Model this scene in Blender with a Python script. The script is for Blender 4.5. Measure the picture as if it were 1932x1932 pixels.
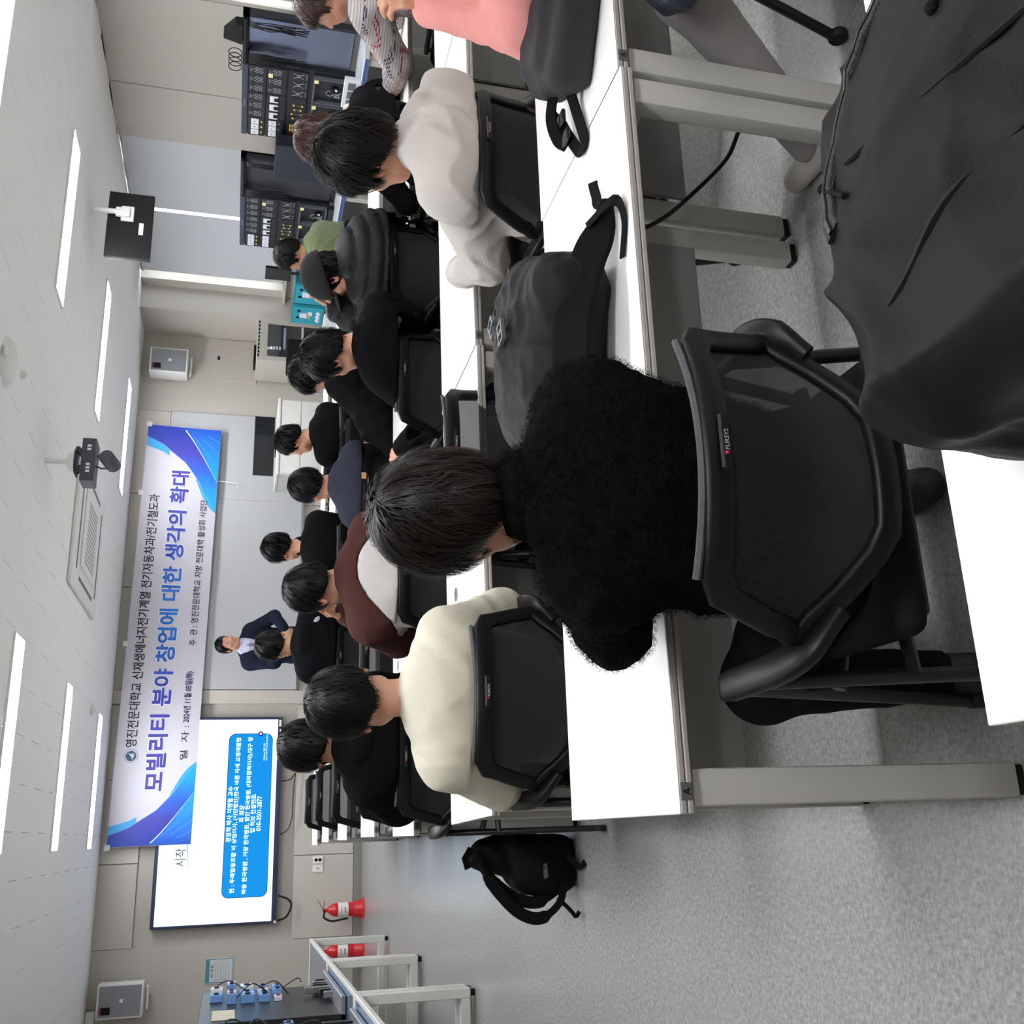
import bpy, bmesh, math, random
import numpy as np
from mathutils import Vector, Matrix

for o in list(bpy.data.objects):
    bpy.data.objects.remove(o)
S = bpy.context.scene
COL = S.collection

# ------------------------------------------------------------------ camera
# The photograph is stored turned a quarter: world up points to the left of the frame.
FPX, PITCH, ROLL, YAW, CAMH = 1905.6, .256865, -.04857, .31675, 1.45
fwd = Vector((math.sin(YAW)*math.cos(PITCH), math.cos(YAW)*math.cos(PITCH), -math.sin(PITCH)))
rgt = Vector((math.cos(YAW), -math.sin(YAW), 0))
dwn = fwd.cross(rgt)
c_, s_ = math.cos(ROLL), math.sin(ROLL)
rgt, dwn = c_*rgt + s_*dwn, -s_*rgt + c_*dwn
cd = bpy.data.cameras.new('camera')
cd.sensor_fit = 'HORIZONTAL'; cd.sensor_width = 36; cd.lens = 36*FPX/1932; cd.clip_start = .05
cam = bpy.data.objects.new('camera', cd); COL.objects.link(cam)
R = Matrix((dwn, rgt, -fwd)).transposed()
cam.matrix_world = Matrix.Translation((0, 0, CAMH)) @ R.to_4x4()
S.camera = cam

# ------------------------------------------------------------------ world, exposure
W = bpy.data.worlds.new('world'); S.world = W; W.use_nodes = True
W.node_tree.nodes['Background'].inputs[0].default_value = (.86, .93, 1, 1)
W.node_tree.nodes['Background'].inputs[1].default_value = 4.0
S.view_settings.view_transform = 'Standard'; S.view_settings.look = 'None'
S.view_settings.gamma = 1; S.view_settings.use_curve_mapping = False
S.view_settings.exposure = 0.62
LAMP = 23.0          # emission of the ceiling panels

# ------------------------------------------------------------------ helpers
rnd = random.Random(7)

def obj(name, me, m=None, parent=None, loc=None, rot=None):
    o = bpy.data.objects.new(name, me); COL.objects.link(o)
    if m is not None and me is not None:
        if len(me.materials): me.materials.clear()
        for q in (m if isinstance(m, (list, tuple)) else [m]):
            me.materials.append(q)
    if parent is not None: o.parent = parent
    if loc is not None: o.location = loc
    if rot is not None: o.rotation_euler = rot
    return o

def tag(o, label, cat=None, group=None, kind=None):
    if label: o['label'] = label
    if cat: o['category'] = cat
    if group: o['group'] = group
    if kind: o['kind'] = kind
    return o

def thing(name, label, cat, loc=(0, 0, 0), rz=0, group=None):
    o = bpy.data.objects.new(name, None); COL.objects.link(o)
    o.empty_display_size = .1
    o.location = loc; o.rotation_euler = (0, 0, rz)
    return tag(o, label, cat, group)

def copy_tree(o, parent=None):
    c = o.copy(); COL.objects.link(c); c.parent = parent
    for ch in list(o.children): copy_tree(ch, c)
    return c

class MB:
    """collects shapes of one part"""
    def __init__(s): s.v = []; s.f = []; s.mi = []; s.cm = 0
    def add(s, v, f):
        n = len(s.v); s.v += [tuple(p) for p in v]
        s.f += [tuple(i+n for i in q) for q in f]; s.mi += [s.cm]*len(f); return s
    def box(s, x0, x1, y0, y1, z0, z1, M=None):
        v = [Vector((x, y, z)) for z in (z0, z1) for y in (y0, y1) for x in (x0, x1)]
        if M is not None: v = [M @ p for p in v]
        return s.add(v, [(0,2,3,1),(4,5,7,6),(0,1,5,4),(2,6,7,3),(0,4,6,2),(1,3,7,5)])
    def rbox(s, x0, x1, y0, y1, z0, z1, r=.004, seg=2, M=None):
        bm = bmesh.new(); bmesh.ops.create_cube(bm, size=1)
        for v in bm.verts:
            v.co = Vector(((x0+x1)/2+v.co.x*(x1-x0), (y0+y1)/2+v.co.y*(y1-y0), (z0+z1)/2+v.co.z*(z1-z0)))
        r = min(r, .49*min(x1-x0, y1-y0, z1-z0))
        bmesh.ops.bevel(bm, geom=bm.edges[:], offset=r, segments=seg, affect='EDGES', profile=.5)
        return s._bm(bm, M)
    def _bm(s, bm, M=None):
        bm.verts.index_update()
        v = [(M @ q.co if M is not None else q.co.copy()) for q in bm.verts]
        f = [tuple(q.index for q in p.verts) for p in bm.faces]
        bm.free(); return s.add(v, f)
    def prism(s, pts, z0, z1, M=None):
        n = len(pts)
        v = [Vector((x, y, z)) for z in (z0, z1) for x, y in pts]
        if M is not None: v = [M @ p for p in v]
        f = [tuple(range(n-1, -1, -1)), tuple(range(n, 2*n))]
        f += [(i, (i+1) % n, n+(i+1) % n, n+i) for i in range(n)]
        return s.add(v, f)
    def tube(s, path, r, n=8, cap=True):
        """round tube along points; r a number or list"""
        path = [Vector(p) for p in path]; m = len(path)
        rr = r if isinstance(r, (list, tuple)) else [r]*m
        v = []; up = None
        for i, p in enumerate(path):
            t = (path[min(i+1, m-1)]-path[max(i-1, 0)]).normalized()
            if up is None:
                up = Vector((0, 0, 1)) if abs(t.z) < .9 else Vector((1, 0, 0))
            a = t.cross(up)
            if a.length < 1e-5: a = t.orthogonal()
            a.normalize(); b = a.cross(t).normalized(); up = b
            for k in range(n):
                w = 2*math.pi*k/n
                v.append(p + (a*math.cos(w)+b*math.sin(w))*rr[i])
        f = [(i*n+k, i*n+(k+1) % n, (i+1)*n+(k+1) % n, (i+1)*n+k) for i in range(m-1) for k in range(n)]
        if cap: f += [tuple(range(n-1, -1, -1)), tuple(range((m-1)*n, m*n))]
        return s.add(v, f)
    def sweep(s, path, ref, w, t, closed=False, lens=None):
        """flat band: width w across, thickness t along ref (vector or list of vectors)"""
        path = [Vector(p) for p in path]; m = len(path); v = []
        ww = w if isinstance(w, (list, tuple)) else [w]*m
        for i, p in enumerate(path):
            a_ = path[(i-1) % m] if closed else path[max(i-1, 0)]
            b_ = path[(i+1) % m] if closed else path[min(i+1, m-1)]
            T = (b_-a_).normalized()
            n = Vector(ref[i]) if isinstance(ref, list) else Vector(ref)
            n = (n - T*n.dot(T)); n = n.normalized() if n.length > 1e-6 else T.orthogonal()
            q = T.cross(n).normalized()
            h, k = ww[i]/2, t/2; c = min(h, k)*.45
            for x, y in ((-h+c, -k), (h-c, -k), (h, -k+c), (h, k-c), (h-c, k), (-h+c, k), (-h, k-c), (-h, -k+c)):
                v.append(p + q*x + n*y)
        f = []
        for i in range(m if closed else m-1):
            j = (i+1) % m
            f += [(i*8+k, j*8+k, j*8+(k+1) % 8, i*8+(k+1) % 8) for k in range(8)]
        if not closed: f += [tuple(range(8)), tuple(range((m-1)*8+7, (m-1)*8-1, -1))]
        return s.add(v, f)
    def lathe(s, prof, n=20, M=None):
        v = []; f = []; m = len(prof)
        for r, z in prof:
            for k in range(n):
                w = 2*math.pi*k/n; v.append(Vector((r*math.cos(w), r*math.sin(w), z)))
        if M is not None: v = [M @ p for p in v]
        f = [(i*n+k, i*n+(k+1) % n, (i+1)*n+(k+1) % n, (i+1)*n+k) for i in range(m-1) for k in range(n)]
        f += [tuple(range(n-1, -1, -1)), tuple(range((m-1)*n, m*n))]
        return s.add(v, f)
    def ball(s, c, r, n=10, sc=(1, 1, 1)):
        prof = [(max(1e-4, math.sin(math.pi*i/n))*r, -math.cos(math.pi*i/n)*r) for i in range(n+1)]
        return s.lathe(prof, n+2, Matrix.Translation(c) @ Matrix.Diagonal((*sc, 1)))
    def mesh(s, name, smooth=False, ang=None):
        me = bpy.data.meshes.new(name); me.from_pydata(s.v, [], s.f)
        bm = bmesh.new(); bm.from_mesh(me)
        bmesh.ops.recalc_face_normals(bm, faces=bm.faces[:])
        bm.to_mesh(me); bm.free()
        if any(s.mi): me.polygons.foreach_set('material_index', s.mi)
        if smooth:
            me.polygons.foreach_set('use_smooth', [True]*len(me.polygons))
            if ang:
                try: me.set_sharp_from_angle(angle=math.radians(ang))
                except Exception: pass
        me.update(); return me
    def build(s, name, m, parent=None, smooth=False, ang=40, **k):
        return obj(name, s.mesh(name, smooth, ang), m, parent, **k)

def catmull(pts, n=8):
    P = [Vector(p) for p in pts]; P = [P[0]*2-P[1]] + P + [P[-1]*2-P[-2]]; out = []
    for i in range(1, len(P)-2):
        a, b, c, d = P[i-1:i+3]
        for k in range(n):
            t = k/n
            out.append(.5*((2*b)+(c-a)*t+(2*a-5*b+4*c-d)*t*t+(3*b-a-3*c+d)*t**3))
    out.append(P[-2]); return out

def Rz(a): return Matrix.Rotation(a, 4, 'Z')
def Tr(x, y, z): return Matrix.Translation((x, y, z))

# ------------------------------------------------------------------ materials
MATS = {}
def sr(c):  # sRGB 0-255 -> linear
    return tuple(((x/255)/12.92 if x/255 <= .04045 else ((x/255+.055)/1.055)**2.4) for x in c)

def mat(name, col, rough=.5, metal=0, spec=.5, bump=None, vary=None, emit=None, coat=0, sheen=0, alpha=None, attr=None, lin=False):
    """col sRGB 0-255. bump=(scale,strength,detail); vary=(scale,amount); attr = colour attribute multiplied in"""
    if name in MATS: return MATS[name]
    m = bpy.data.materials.new(name); m.use_nodes = True; MATS[name] = m
    N, L = m.node_tree.nodes, m.node_tree.links
    b = N['Principled BSDF']
    c = (*(col if lin else sr(col)), 1)
    b.inputs['Base Color'].default_value = c
    b.inputs['Roughness'].default_value = rough; b.inputs['Metallic'].default_value = metal
    b.inputs['Specular IOR Level'].default_value = spec
    b.inputs['Coat Weight'].default_value = coat
    if sheen:
        b.inputs['Sheen Weight'].default_value = sheen; b.inputs['Sheen Roughness'].default_value = .5
    if emit:
        b.inputs['Emission Color'].default_value = (*sr(emit[0]), 1); b.inputs['Emission Strength'].default_value = emit[1]
    if alpha is not None: b.inputs['Alpha'].default_value = alpha
    tc = None
    if bump or vary:
        tc = N.new('ShaderNodeTexCoord')
    last = None
    if vary:
        n = N.new('ShaderNodeTexNoise'); n.inputs['Scale'].default_value = vary[0]; n.inputs['Detail'].default_value = 4
        L.new(tc.outputs['Object'], n.inputs['Vector'])
        mx = N.new('ShaderNodeMix'); mx.data_type = 'RGBA'
        k = vary[1]
        mx.inputs['A'].default_value = tuple(max(0, x*(1-k)) for x in c[:3])+(1,)
        mx.inputs['B'].default_value = tuple(min(1, x*(1+k)) for x in c[:3])+(1,)
        L.new(n.outputs['Fac'], mx.inputs['Factor']); last = mx.outputs['Result']
    if attr:
        a = N.new('ShaderNodeAttribute'); a.attribute_name = attr
        mm = N.new('ShaderNodeMix'); mm.data_type = 'RGBA'; mm.blend_type = 'MULTIPLY'; mm.inputs['Factor'].default_value = 1
        if last is not None: L.new(last, mm.inputs['A'])
        else: mm.inputs['A'].default_value = c
        L.new(a.outputs['Color'], mm.inputs['B']); last = mm.outputs['Result']
    if last is not None: L.new(last, b.inputs['Base Color'])
    if bump:
        n = N.new('ShaderNodeTexNoise'); n.inputs['Scale'].default_value = bump[0]
        n.inputs['Detail'].default_value = bump[2] if len(bump) > 2 else 2
        L.new(tc.outputs['Object'], n.inputs['Vector'])
        bp = N.new('ShaderNodeBump'); bp.inputs['Strength'].default_value = bump[1]; bp.inputs['Distance'].default_value = .01
        L.new(n.outputs['Fac'], bp.inputs['Height']); L.new(bp.outputs['Normal'], b.inputs['Normal'])
    return m

def emat(name, col, strength):
    if name in MATS: return MATS[name]
    m = bpy.data.materials.new(name); m.use_nodes = True; MATS[name] = m
    N, L = m.node_tree.nodes, m.node_tree.links
    N.remove(N['Principled BSDF'])
    e = N.new('ShaderNodeEmission'); e.inputs[0].default_value = (*sr(col), 1); e.inputs[1].default_value = strength
    L.new(e.outputs[0], N['Material Output'].inputs[0]); return m

M_wall = mat('wall_beige', (190, 184, 175), .75, bump=(250, .08, 3), vary=(3, .03))
M_panel = mat('wall_panel', (196, 190, 181), .6, bump=(250, .05, 3))
M_wallshadow = mat('wall_recess', (182, 175, 166), .7)
M_base = mat('baseboard_grey', (138, 135, 130), .5)
M_ceil = mat('ceiling_board', (247, 246, 245), .9, bump=(180, .25, 4), vary=(140, .05))
M_gap = mat('ceiling_joint', (120, 118, 116), .9)
M_white = mat('white_plastic', (232, 232, 230), .4)
M_black = mat('black_plastic', (14, 14, 16), .45, spec=.25, bump=(400, .08, 2))
M_blackmetal = mat('black_metal', (16, 16, 17), .35, spec=.5)
M_desk = mat('desk_laminate', (243, 241, 238), .32, bump=(350, .02, 2))
M_deskgrey = mat('desk_grey_steel', (176, 173, 168), .45)
M_edge = mat('desk_edge_band', (166, 160, 155), .4)
M_modesty = mat('modesty_panel', (132, 131, 129), .55)
M_steel = mat('steel', (190, 192, 195), .3, metal=1)
M_chrome = mat('chrome', (215, 215, 215), .15, metal=1)
M_rubber = mat('rubber', (18, 18, 18), .7)
M_ink = mat('ink', (20, 20, 24), .6)
# ================================================================== the room
XL, XR, YB, YF, ZC = -2.9, 6.45, -3.0, 12.19, 2.80

def struct(name, mb, m, parent=None, **k):
    o = mb.build(name, m, parent, **k)
    if parent is None: o['kind'] = 'structure'
    return o

# floor: speckled vinyl
mf = bpy.data.materials.new('vinyl_floor'); mf.use_nodes = True
N, L = mf.node_tree.nodes, mf.node_tree.links; b = N['Principled BSDF']
tc = N.new('ShaderNodeTexCoord')
def noise(scale, detail, vec, rough=.5, dist=0):
    n = N.new('ShaderNodeTexNoise'); n.inputs['Scale'].default_value = scale; n.inputs['Detail'].default_value = detail
    n.inputs['Roughness'].default_value = rough; n.inputs['Distortion'].default_value = dist
    L.new(vec, n.inputs['Vector']); return n
def ramp(fac, stops):
    r = N.new('ShaderNodeValToRGB'); e = r.color_ramp.elements
    while len(e) < len(stops): e.new(.5)
    for q, (p, c) in zip(e, stops): q.position = p; q.color = (*sr(c), 1)
    L.new(fac, r.inputs[0]); return r.outputs[0]
def mixc(fac, a, b_, mode='MIX'):
    m = N.new('ShaderNodeMix'); m.data_type = 'RGBA'; m.blend_type = mode
    for k, x in (('Factor', fac), ('A', a), ('B', b_)):
        if isinstance(x, (int, float)): m.inputs[k].default_value = x
        elif isinstance(x, tuple): m.inputs[k].default_value = x
        else: L.new(x, m.inputs[k])
    return m.outputs['Result']
mp = N.new('ShaderNodeMapping'); mp.inputs['Scale'].default_value = (1, .45, 1); mp.inputs['Rotation'].default_value = (0, 0, .5)
L.new(tc.outputs['Object'], mp.inputs[0])
mp2 = N.new('ShaderNodeMapping'); mp2.inputs['Scale'].default_value = (.45, 1, 1); mp2.inputs['Rotation'].default_value = (0, 0, -.3)
L.new(tc.outputs['Object'], mp2.inputs[0])
c1 = ramp(noise(95, 3, mp.outputs[0], .6).outputs['Fac'], [(.36, (136, 136, 134)), (.5, (156, 156, 154)), (.64, (174, 174, 172))])
c2 = ramp(noise(130, 2, mp2.outputs[0], .6).outputs['Fac'], [(.40, (134, 134, 132)), (.52, (156, 156, 154)), (.66, (176, 176, 174))])
base = mixc(.5, c1, c2)
big = noise(.7, 3, tc.outputs['Object'])
L.new(base, b.inputs['Base Color'])
rr = N.new('ShaderNodeMapRange'); rr.inputs[1].default_value = .3; rr.inputs[2].default_value = .7
rr.inputs[3].default_value = .2; rr.inputs[4].default_value = .3
b.inputs['Roughness'].default_value = .27
bp = N.new('ShaderNodeBump'); bp.inputs['Strength'].default_value = .05; bp.inputs['Distance'].default_value = .004
L.new(noise(60, 3, tc.outputs['Object']).outputs['Fac'], bp.inputs['Height']); L.new(bp.outputs[0], b.inputs['Normal'])
struct('floor', MB().box(XL-.1, XR+.3, YB-.1, YF+.2, -.1, 0), mf)

# ceiling: boards of 0.6 x 0.3 m with open joints
ce = struct('ceiling', MB().box(XL-.1, XR+.3, YB-.1, YF+.2, ZC+.012, ZC+.15), M_gap)
tm = MB().box(-.2982, .2982, -.1497, .1497, 0, .0125).mesh('ceiling_tile'); tm.materials.append(M_ceil)
tiles = []
j = 0; y = YF-.15
while y > YB:
    x = XL+.3-(.3 if j % 2 else 0)
    while x < XR: tiles.append((x, y)); x += .6
    y -= .3; j += 1
def insight(x, y):
    p = Vector((x, y, ZC))-Vector((0, 0, CAMH)); d = p.dot(fwd)
    return d > .3 and abs(p.dot(rgt)/d) < .52 and abs(p.dot(dwn)/d) < .53
tiles.sort(key=lambda q: (not insight(*q), q[0]**2+q[1]**2))
rest = MB()
for i, (x, y) in enumerate(tiles):
    if i < 300:
        obj('ceiling_tile', tm, None, ce, loc=(x, y, ZC))
    else:
        rest.box(max(XL, x-.2982), min(XR, x+.2982), y-.1497, y+.1497, ZC, ZC+.0125)
ro = rest.build('ceiling_tile_field', M_ceil, ce); ro['kind'] = 'stuff'

# walls
struct('wall_left', MB().box(XL-.1, XL, YB, YF, 0, ZC), M_wall)
struct('wall_back', MB().box(XL, XR, YB-.1, YB, 0, ZC), M_wall)
w = MB().box(XL, -1.05, YF, YF+.2, 0, ZC).box(-1.05, 5.09, YF+.03, YF+.2, 0, ZC).box(5.09, XR+.3, YF, YF+.2, 0, ZC)
wf = struct('wall_front', w, M_wall)
for x0, x1 in ((-1.05, -.2), (-.2, .68), (.68, 1.5), (1.66, 2.85), (2.85, 4.0), (4.0, 5.09)):
    MB().rbox(x0+.004, x1-.004, YF-.002, YF+.03, 2.405, ZC-.001, .003, 1).build('panel', M_panel, wf)
for x0, x1 in ((-1.05, -.18), (-.18, .72), (.72, 1.5), (1.66, 2.8), (2.8, 3.95), (3.95, 5.09)):
    MB().rbox(x0+.004, x1-.004, YF-.002, YF+.03, .09, .752, .003, 1).build('panel', M_panel, wf)
MB().rbox(1.505, 1.66, YF-.03, YF+.03, .09, ZC-.001, .004, 1).build('post', M_panel, wf)
MB().rbox(5.545, 6.125, YF-.012, YF+.004, 1.405, 1.905, .004, 1).build('access_panel', M_wall, wf)
MB().box(5.835, 5.885, YF-.02, YF, 1.865, 1.895).build('latch', M_black, wf)
struct('baseboard_front', MB().rbox(XL, 5.5, YF-.014, YF-.0025, 0, .085, .004, 1), M_base)
tagw = MB()
# column in the far right corner
struct('wall_column', MB().box(6.14, XR+.3, 11.53, YF, 0, ZC), M_wall)
# right wall with two window openings
ZS = 1.14
w = MB().box(XR, XR+.25, YB, 11.53, 0, ZS).box(XR, XR+.25, YB, 4.1, ZS, ZC)
w.box(XR, XR+.25, 6.82, 8.72, ZS, ZC).box(XR, XR+.25, 11.37, 11.53, ZS, ZC)
wr = struct('wall_right', w, M_wall)
MB().rbox(XR-.012, XR+.01, 6.86, 7.962, ZS+.05, ZC-.002, .002, 1).build('panel', M_wall, wr)
MB().rbox(XR-.012, XR+.01, 7.972, 8.715, ZS+.05, ZC-.002, .002, 1).build('panel', M_wall, wr)
mg = bpy.data.materials.new('window_glass'); mg.use_nodes = True; MATS['glass'] = mg
N, L = mg.node_tree.nodes, mg.node_tree.links
N.remove(N['Principled BSDF'])
t = N.new('ShaderNodeBsdfTransparent'); g = N.new('ShaderNodeBsdfGlossy'); g.inputs['Roughness'].default_value = .02
mx = N.new('ShaderNodeMixShader'); mx.inputs[0].default_value = .07
L.new(t.outputs[0], mx.inputs[1]); L.new(g.outputs[0], mx.inputs[2]); L.new(mx.outputs[0], N['Material Output'].inputs[0])
M_frame = mat('window_frame', (205, 203, 198), .4)
M_blind = mat('roller_blind', (203, 205, 208), .8, bump=(300, .05, 2))
for k, (y0, y1) in enumerate(((8.72, 11.37), (4.1, 6.82))):
    fr = MB()
    X0, X1 = XR+.13, XR+.19
    for a, b_ in ((y0, y0+.05), ((y0+y1)/2-.03, (y0+y1)/2+.03), (y1-.05, y1)): fr.box(X0, X1, a, b_, ZS, ZC)
    for a, b_ in ((ZS, ZS+.05), (1.95, 2.0), (ZC-.06, ZC)): fr.box(X0-.002, X1+.002, y0, y1, a, b_)
    wo = struct('window_%d' % (k+1), fr, M_frame)
    for a, b_ in ((y0+.05, (y0+y1)/2-.03), ((y0+y1)/2+.03, y1-.05)):
        MB().box(X0+.025, X0+.031, a, b_, ZS+.05, 1.95).build('pane', mg, wo)
        MB().box(X0+.025, X0+.031, a, b_, 2.0, ZC-.06).build('pane', mg, wo)
    struct('trim_%d' % (k+1), MB().rbox(XR-.1, XR+.12, y0-.03, y1+(.35 if k == 0 else .03), ZS-.03, ZS, .004, 1), M_wall)
def blind(y0, y1, z0, label):
    t = thing('roller_blind', label, 'blind', (XR+.03, (y0+y1)/2, z0))
    h = ZC-.005-z0; w_ = (y1-y0)/2
    MB().box(-.001, .001, -w_, w_, 0, h).build('fabric', M_blind, t)
    MB().rbox(-.008, .008, -w_, w_, -.015, .012, .004, 1).build('bottom_bar', M_frame, t)
    MB().tube([(0, -w_, h-.03), (0, w_, h-.03)], .022, 10).build('roller', M_frame, t)
blind(8.725, 9.925, 1.2, 'pale grey roller blind beside the plain wall panel, behind the hanging monitor')
blind(9.985, 11.235, 1.17, 'pale grey roller blind with daylight along the edge nearest the corner column')
blind(4.11, 5.45, 1.16, 'pale grey roller blind of the window beyond the knit sweater student')
blind(5.5, 6.76, 1.16, 'pale grey roller blind next to the wall above the glossy steel rack plate')

# ceiling light panels
def lamp(x, y):
    t = thing('ceiling_light', 'slim rectangular panel light glowing white in the ceiling', 'light', (x, y, ZC), 0, 'panel lights in the ceiling')
    fr = MB(); w_, d = .655, .15
    for a in ((-w_, w_, -d, -d+.008), (-w_, w_, d-.008, d), (-w_, -w_+.008, -d+.008, d-.008), (w_-.008, w_, -d+.008, d-.008)):
        fr.box(a[0], a[1], a[2], a[3], -.016, -.0005)
    fr.build('frame', M_white, t)
    MB().box(-w_+.008, w_-.008, -d+.008, d-.008, -.013, -.002).build('diffuser', emat('lamp', (250, 252, 255), LAMP), t)
for y in (11.15, 9.02, 6.87, 4.72, 2.57, .42, -1.73):
    lamp(.62, y); lamp(4.32, y)
# ================================================================== lettering
def text_mesh(body, w, h, bold=0., align=None):
    """flat lettering in the XZ plane, lower left corner at the origin, fitted to w x h (h may be None)"""
    cu = bpy.data.curves.new('lettering', 'FONT'); cu.body = body; cu.size = 1; cu.offset = 0
    cu.resolution_u = 3; cu.fill_mode = 'FRONT'
    o = bpy.data.objects.new('lettering', cu); COL.objects.link(o)
    me = bpy.data.meshes.new_from_object(o.evaluated_get(bpy.context.evaluated_depsgraph_get()))
    bpy.data.objects.remove(o); bpy.data.curves.remove(cu)
    n = len(me.vertices); a = np.empty(n*3); me.vertices.foreach_get('co', a); a = a.reshape(-1, 3)
    lo, hi = a.min(0), a.max(0); s = (hi-lo); s[s < 1e-6] = 1
    sx = w/s[0] if w else h/s[1]
    sy = h/s[1] if h else sx
    out = np.zeros_like(a); out[:, 0] = (a[:, 0]-lo[0])*sx; out[:, 2] = (a[:, 1]-lo[1])*sy
    if not bold:
        me.vertices.foreach_set('co', out.ravel()); me.update(); me.name = 'lettering'; return me
    # heavier weight: the same glyphs set again with small shifts
    fc = [tuple(p.vertices) for p in me.polygons]; vs, fs = [], []
    for k in range(9):
        dx, dz = (0, 0) if k == 8 else (bold*math.cos(k*math.pi/4), bold*math.sin(k*math.pi/4))
        o = len(vs); vs += [(x+dx*sx, 0, z+dz*sy) for x, _, z in out.tolist()]; fs += [tuple(i+o for i in q) for q in fc]
    me2 = bpy.data.meshes.new('lettering'); me2.from_pydata(vs, [], fs); me2.update(); bpy.data.meshes.remove(me)
    return me2
# ================================================================== things on and at the front wall
def letter(body, m, parent, x0, x1, zc, h, y, bold=.02, name='lettering'):
    me = text_mesh(body, x1-x0, h, bold)
    return obj(name, me, m, parent, loc=(x0, y, zc-h/2))

# ---- whiteboard
M_wb = mat('whiteboard_glass', (188, 189, 191), .22)
wb = thing('whiteboard', 'wide white board on the front wall below the event banner', 'whiteboard', (3.37, YF, .79))
MB().rbox(-1.70, 1.715, -.028, -.003, 0, 1.61, .004, 1).build('board', M_wb, wb)
MB().rbox(-1.70, 1.715, -.07, -.029, -.035, 0, .004, 1).build('pen_tray', M_steel, wb)
MB().box(-.003, .003, -.0295, -.0285, 0.02, 1.6).build('joint', M_edge, wb, loc=(.6, 0, 0))

# ---- television with slide
M_bez = mat('tv_bezel', (38, 52, 82), .35)
tv = thing('television', 'large wall display lit with a white slide and blue text box', 'television', (.2375, 12.11, .932))
MB().rbox(-1.108, 1.108, 0, .085, 0, 1.302, .006, 1).build('casing', M_bez, tv)
M_scr = emat('screen_white', (238, 248, 255), 1.0)
MB().box(-1.08, 1.08, -.003, -.0005, .05, 1.262).build('screen', M_scr, tv)
def rrect(x0, x1, z0, z1, r, n=6):
    pts = []
    for cx, cz, a in ((x1-r, z1-r, 0), (x0+r, z1-r, 90), (x0+r, z0+r, 180), (x1-r, z0+r, 270)):
        for k in range(n+1):
            w_ = math.radians(a+90*k/n); pts.append((cx+r*math.cos(w_), cz+r*math.sin(w_)))
    return pts
def flat(name, pts, y, m, parent, th=.0008):
    """printed shape on a vertical surface, pts in x,z"""
    mb = MB().prism([(x, z) for x, z in pts], 0, th, Matrix.Rotation(math.pi/2, 4, 'X'))
    return mb.build(name, m, parent, loc=(0, y, 0))
TX, TZ = .2375, .932
slide = flat('slide_text_box', [(x-TX, z-TZ) for x, z in rrect(-.587, 1.155, 1.04, 1.513, .07)], -.0035, emat('slide_blue', (28, 152, 240), .66), tv)
flat('slide_box_outline', [(x-TX, z-TZ) for x, z in rrect(-.593, 1.161, 1.034, 1.519, .074)], -.0031, emat('slide_navy', (20, 90, 170), .5), tv)
M_st = emat('slide_text_white', (225, 250, 255), 1.2)
M_sd = emat('slide_text_dark', (40, 60, 90), .5)
for body, x0, x1, z, h, bo in (
        ('경영학 박사 이영철 교수', -.012, .58, 1.474, .055, .016),
        ('현 : 두레협동조합 비 상임이사, (사단법인)한국 바른 자세 교정재활협', -.541, 1.111, 1.408, .058, .016),
        ('회 회장', .196, .375, 1.343, .055, .016),
        ('하동 한국병원 , 거창 한국병원, 함안 한국병원. (대외협력이사),대구 창', -.556, 1.121, 1.279, .058, .016),
        ('업 허브 컨설턴트', .08, .491, 1.22, .055, .016),
        ('010-3501-2877', .098, .469, 1.155, .05, .012),
        ('Windows 정품 인증', .86, 1.05, 1.125, .022, .0),
        ('[설정]으로 이동하여 Windows를 정품 인증합니다.', .86, 1.157, 1.098, .02, .0)):
    letter(body, M_st, tv, x0-TX, x1-TX, z-TZ, h, -.005, bo)
letter('시작', M_sd, tv, -.247-TX, -.06-TX, 1.965-TZ, .11, -.005, 0)
flat('title_underline', [(-.268-TX, 1.889-TZ), (-.268-TX, 1.894-TZ), (.2-TX, 1.91-TZ), (.2-TX, 1.889-TZ)], -.004, emat('slide_green', (120, 205, 190), .8), tv)
c = [(1.157-TX+.028*math.cos(k*.3927), 1.172-TZ+.028*math.sin(k*.3927)) for k in range(16)]
flat('slide_emblem', c, -.0052, emat('slide_emblem', (30, 60, 140), .6), tv)
c = [(1.157-TX+.012*math.cos(k*.3927), 1.172-TZ+.012*math.sin(k*.3927)) for k in range(16)]
flat('slide_emblem_mark', c, -.0062, M_st, tv)
sk = MB(); r2 = random.Random(3)
for k in range(26):   # faint line drawing on the slide
    a = r2.uniform(0, 6.28); R_ = r2.uniform(.03, .13); cx, cz = .2-TX+R_*math.cos(a)*1.2, 1.69-TZ+R_*math.sin(a)*.8
    pts = [(cx+.02*math.cos(a+q*.6)*(1+.3*q), -.0035, cz+.02*math.sin(a+q*.6)) for q in range(4)]
    sk.tube(pts, .0012, 4)
sk.build('slide_drawing', emat('slide_pale', (175, 170, 165), .8), tv)
MB().rbox(1.0, 1.075, -.006, 0, .012, .038, .002, 1).build('sticker', M_white, tv)
MB().rbox(.94, .97, -.006, 0, .012, .03, .002, 1).build('sticker', M_white, tv)
MB().rbox(-1.105, -1.08, -.006, 0, .0, .025, .002, 1).build('sticker', M_white, tv)

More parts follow.
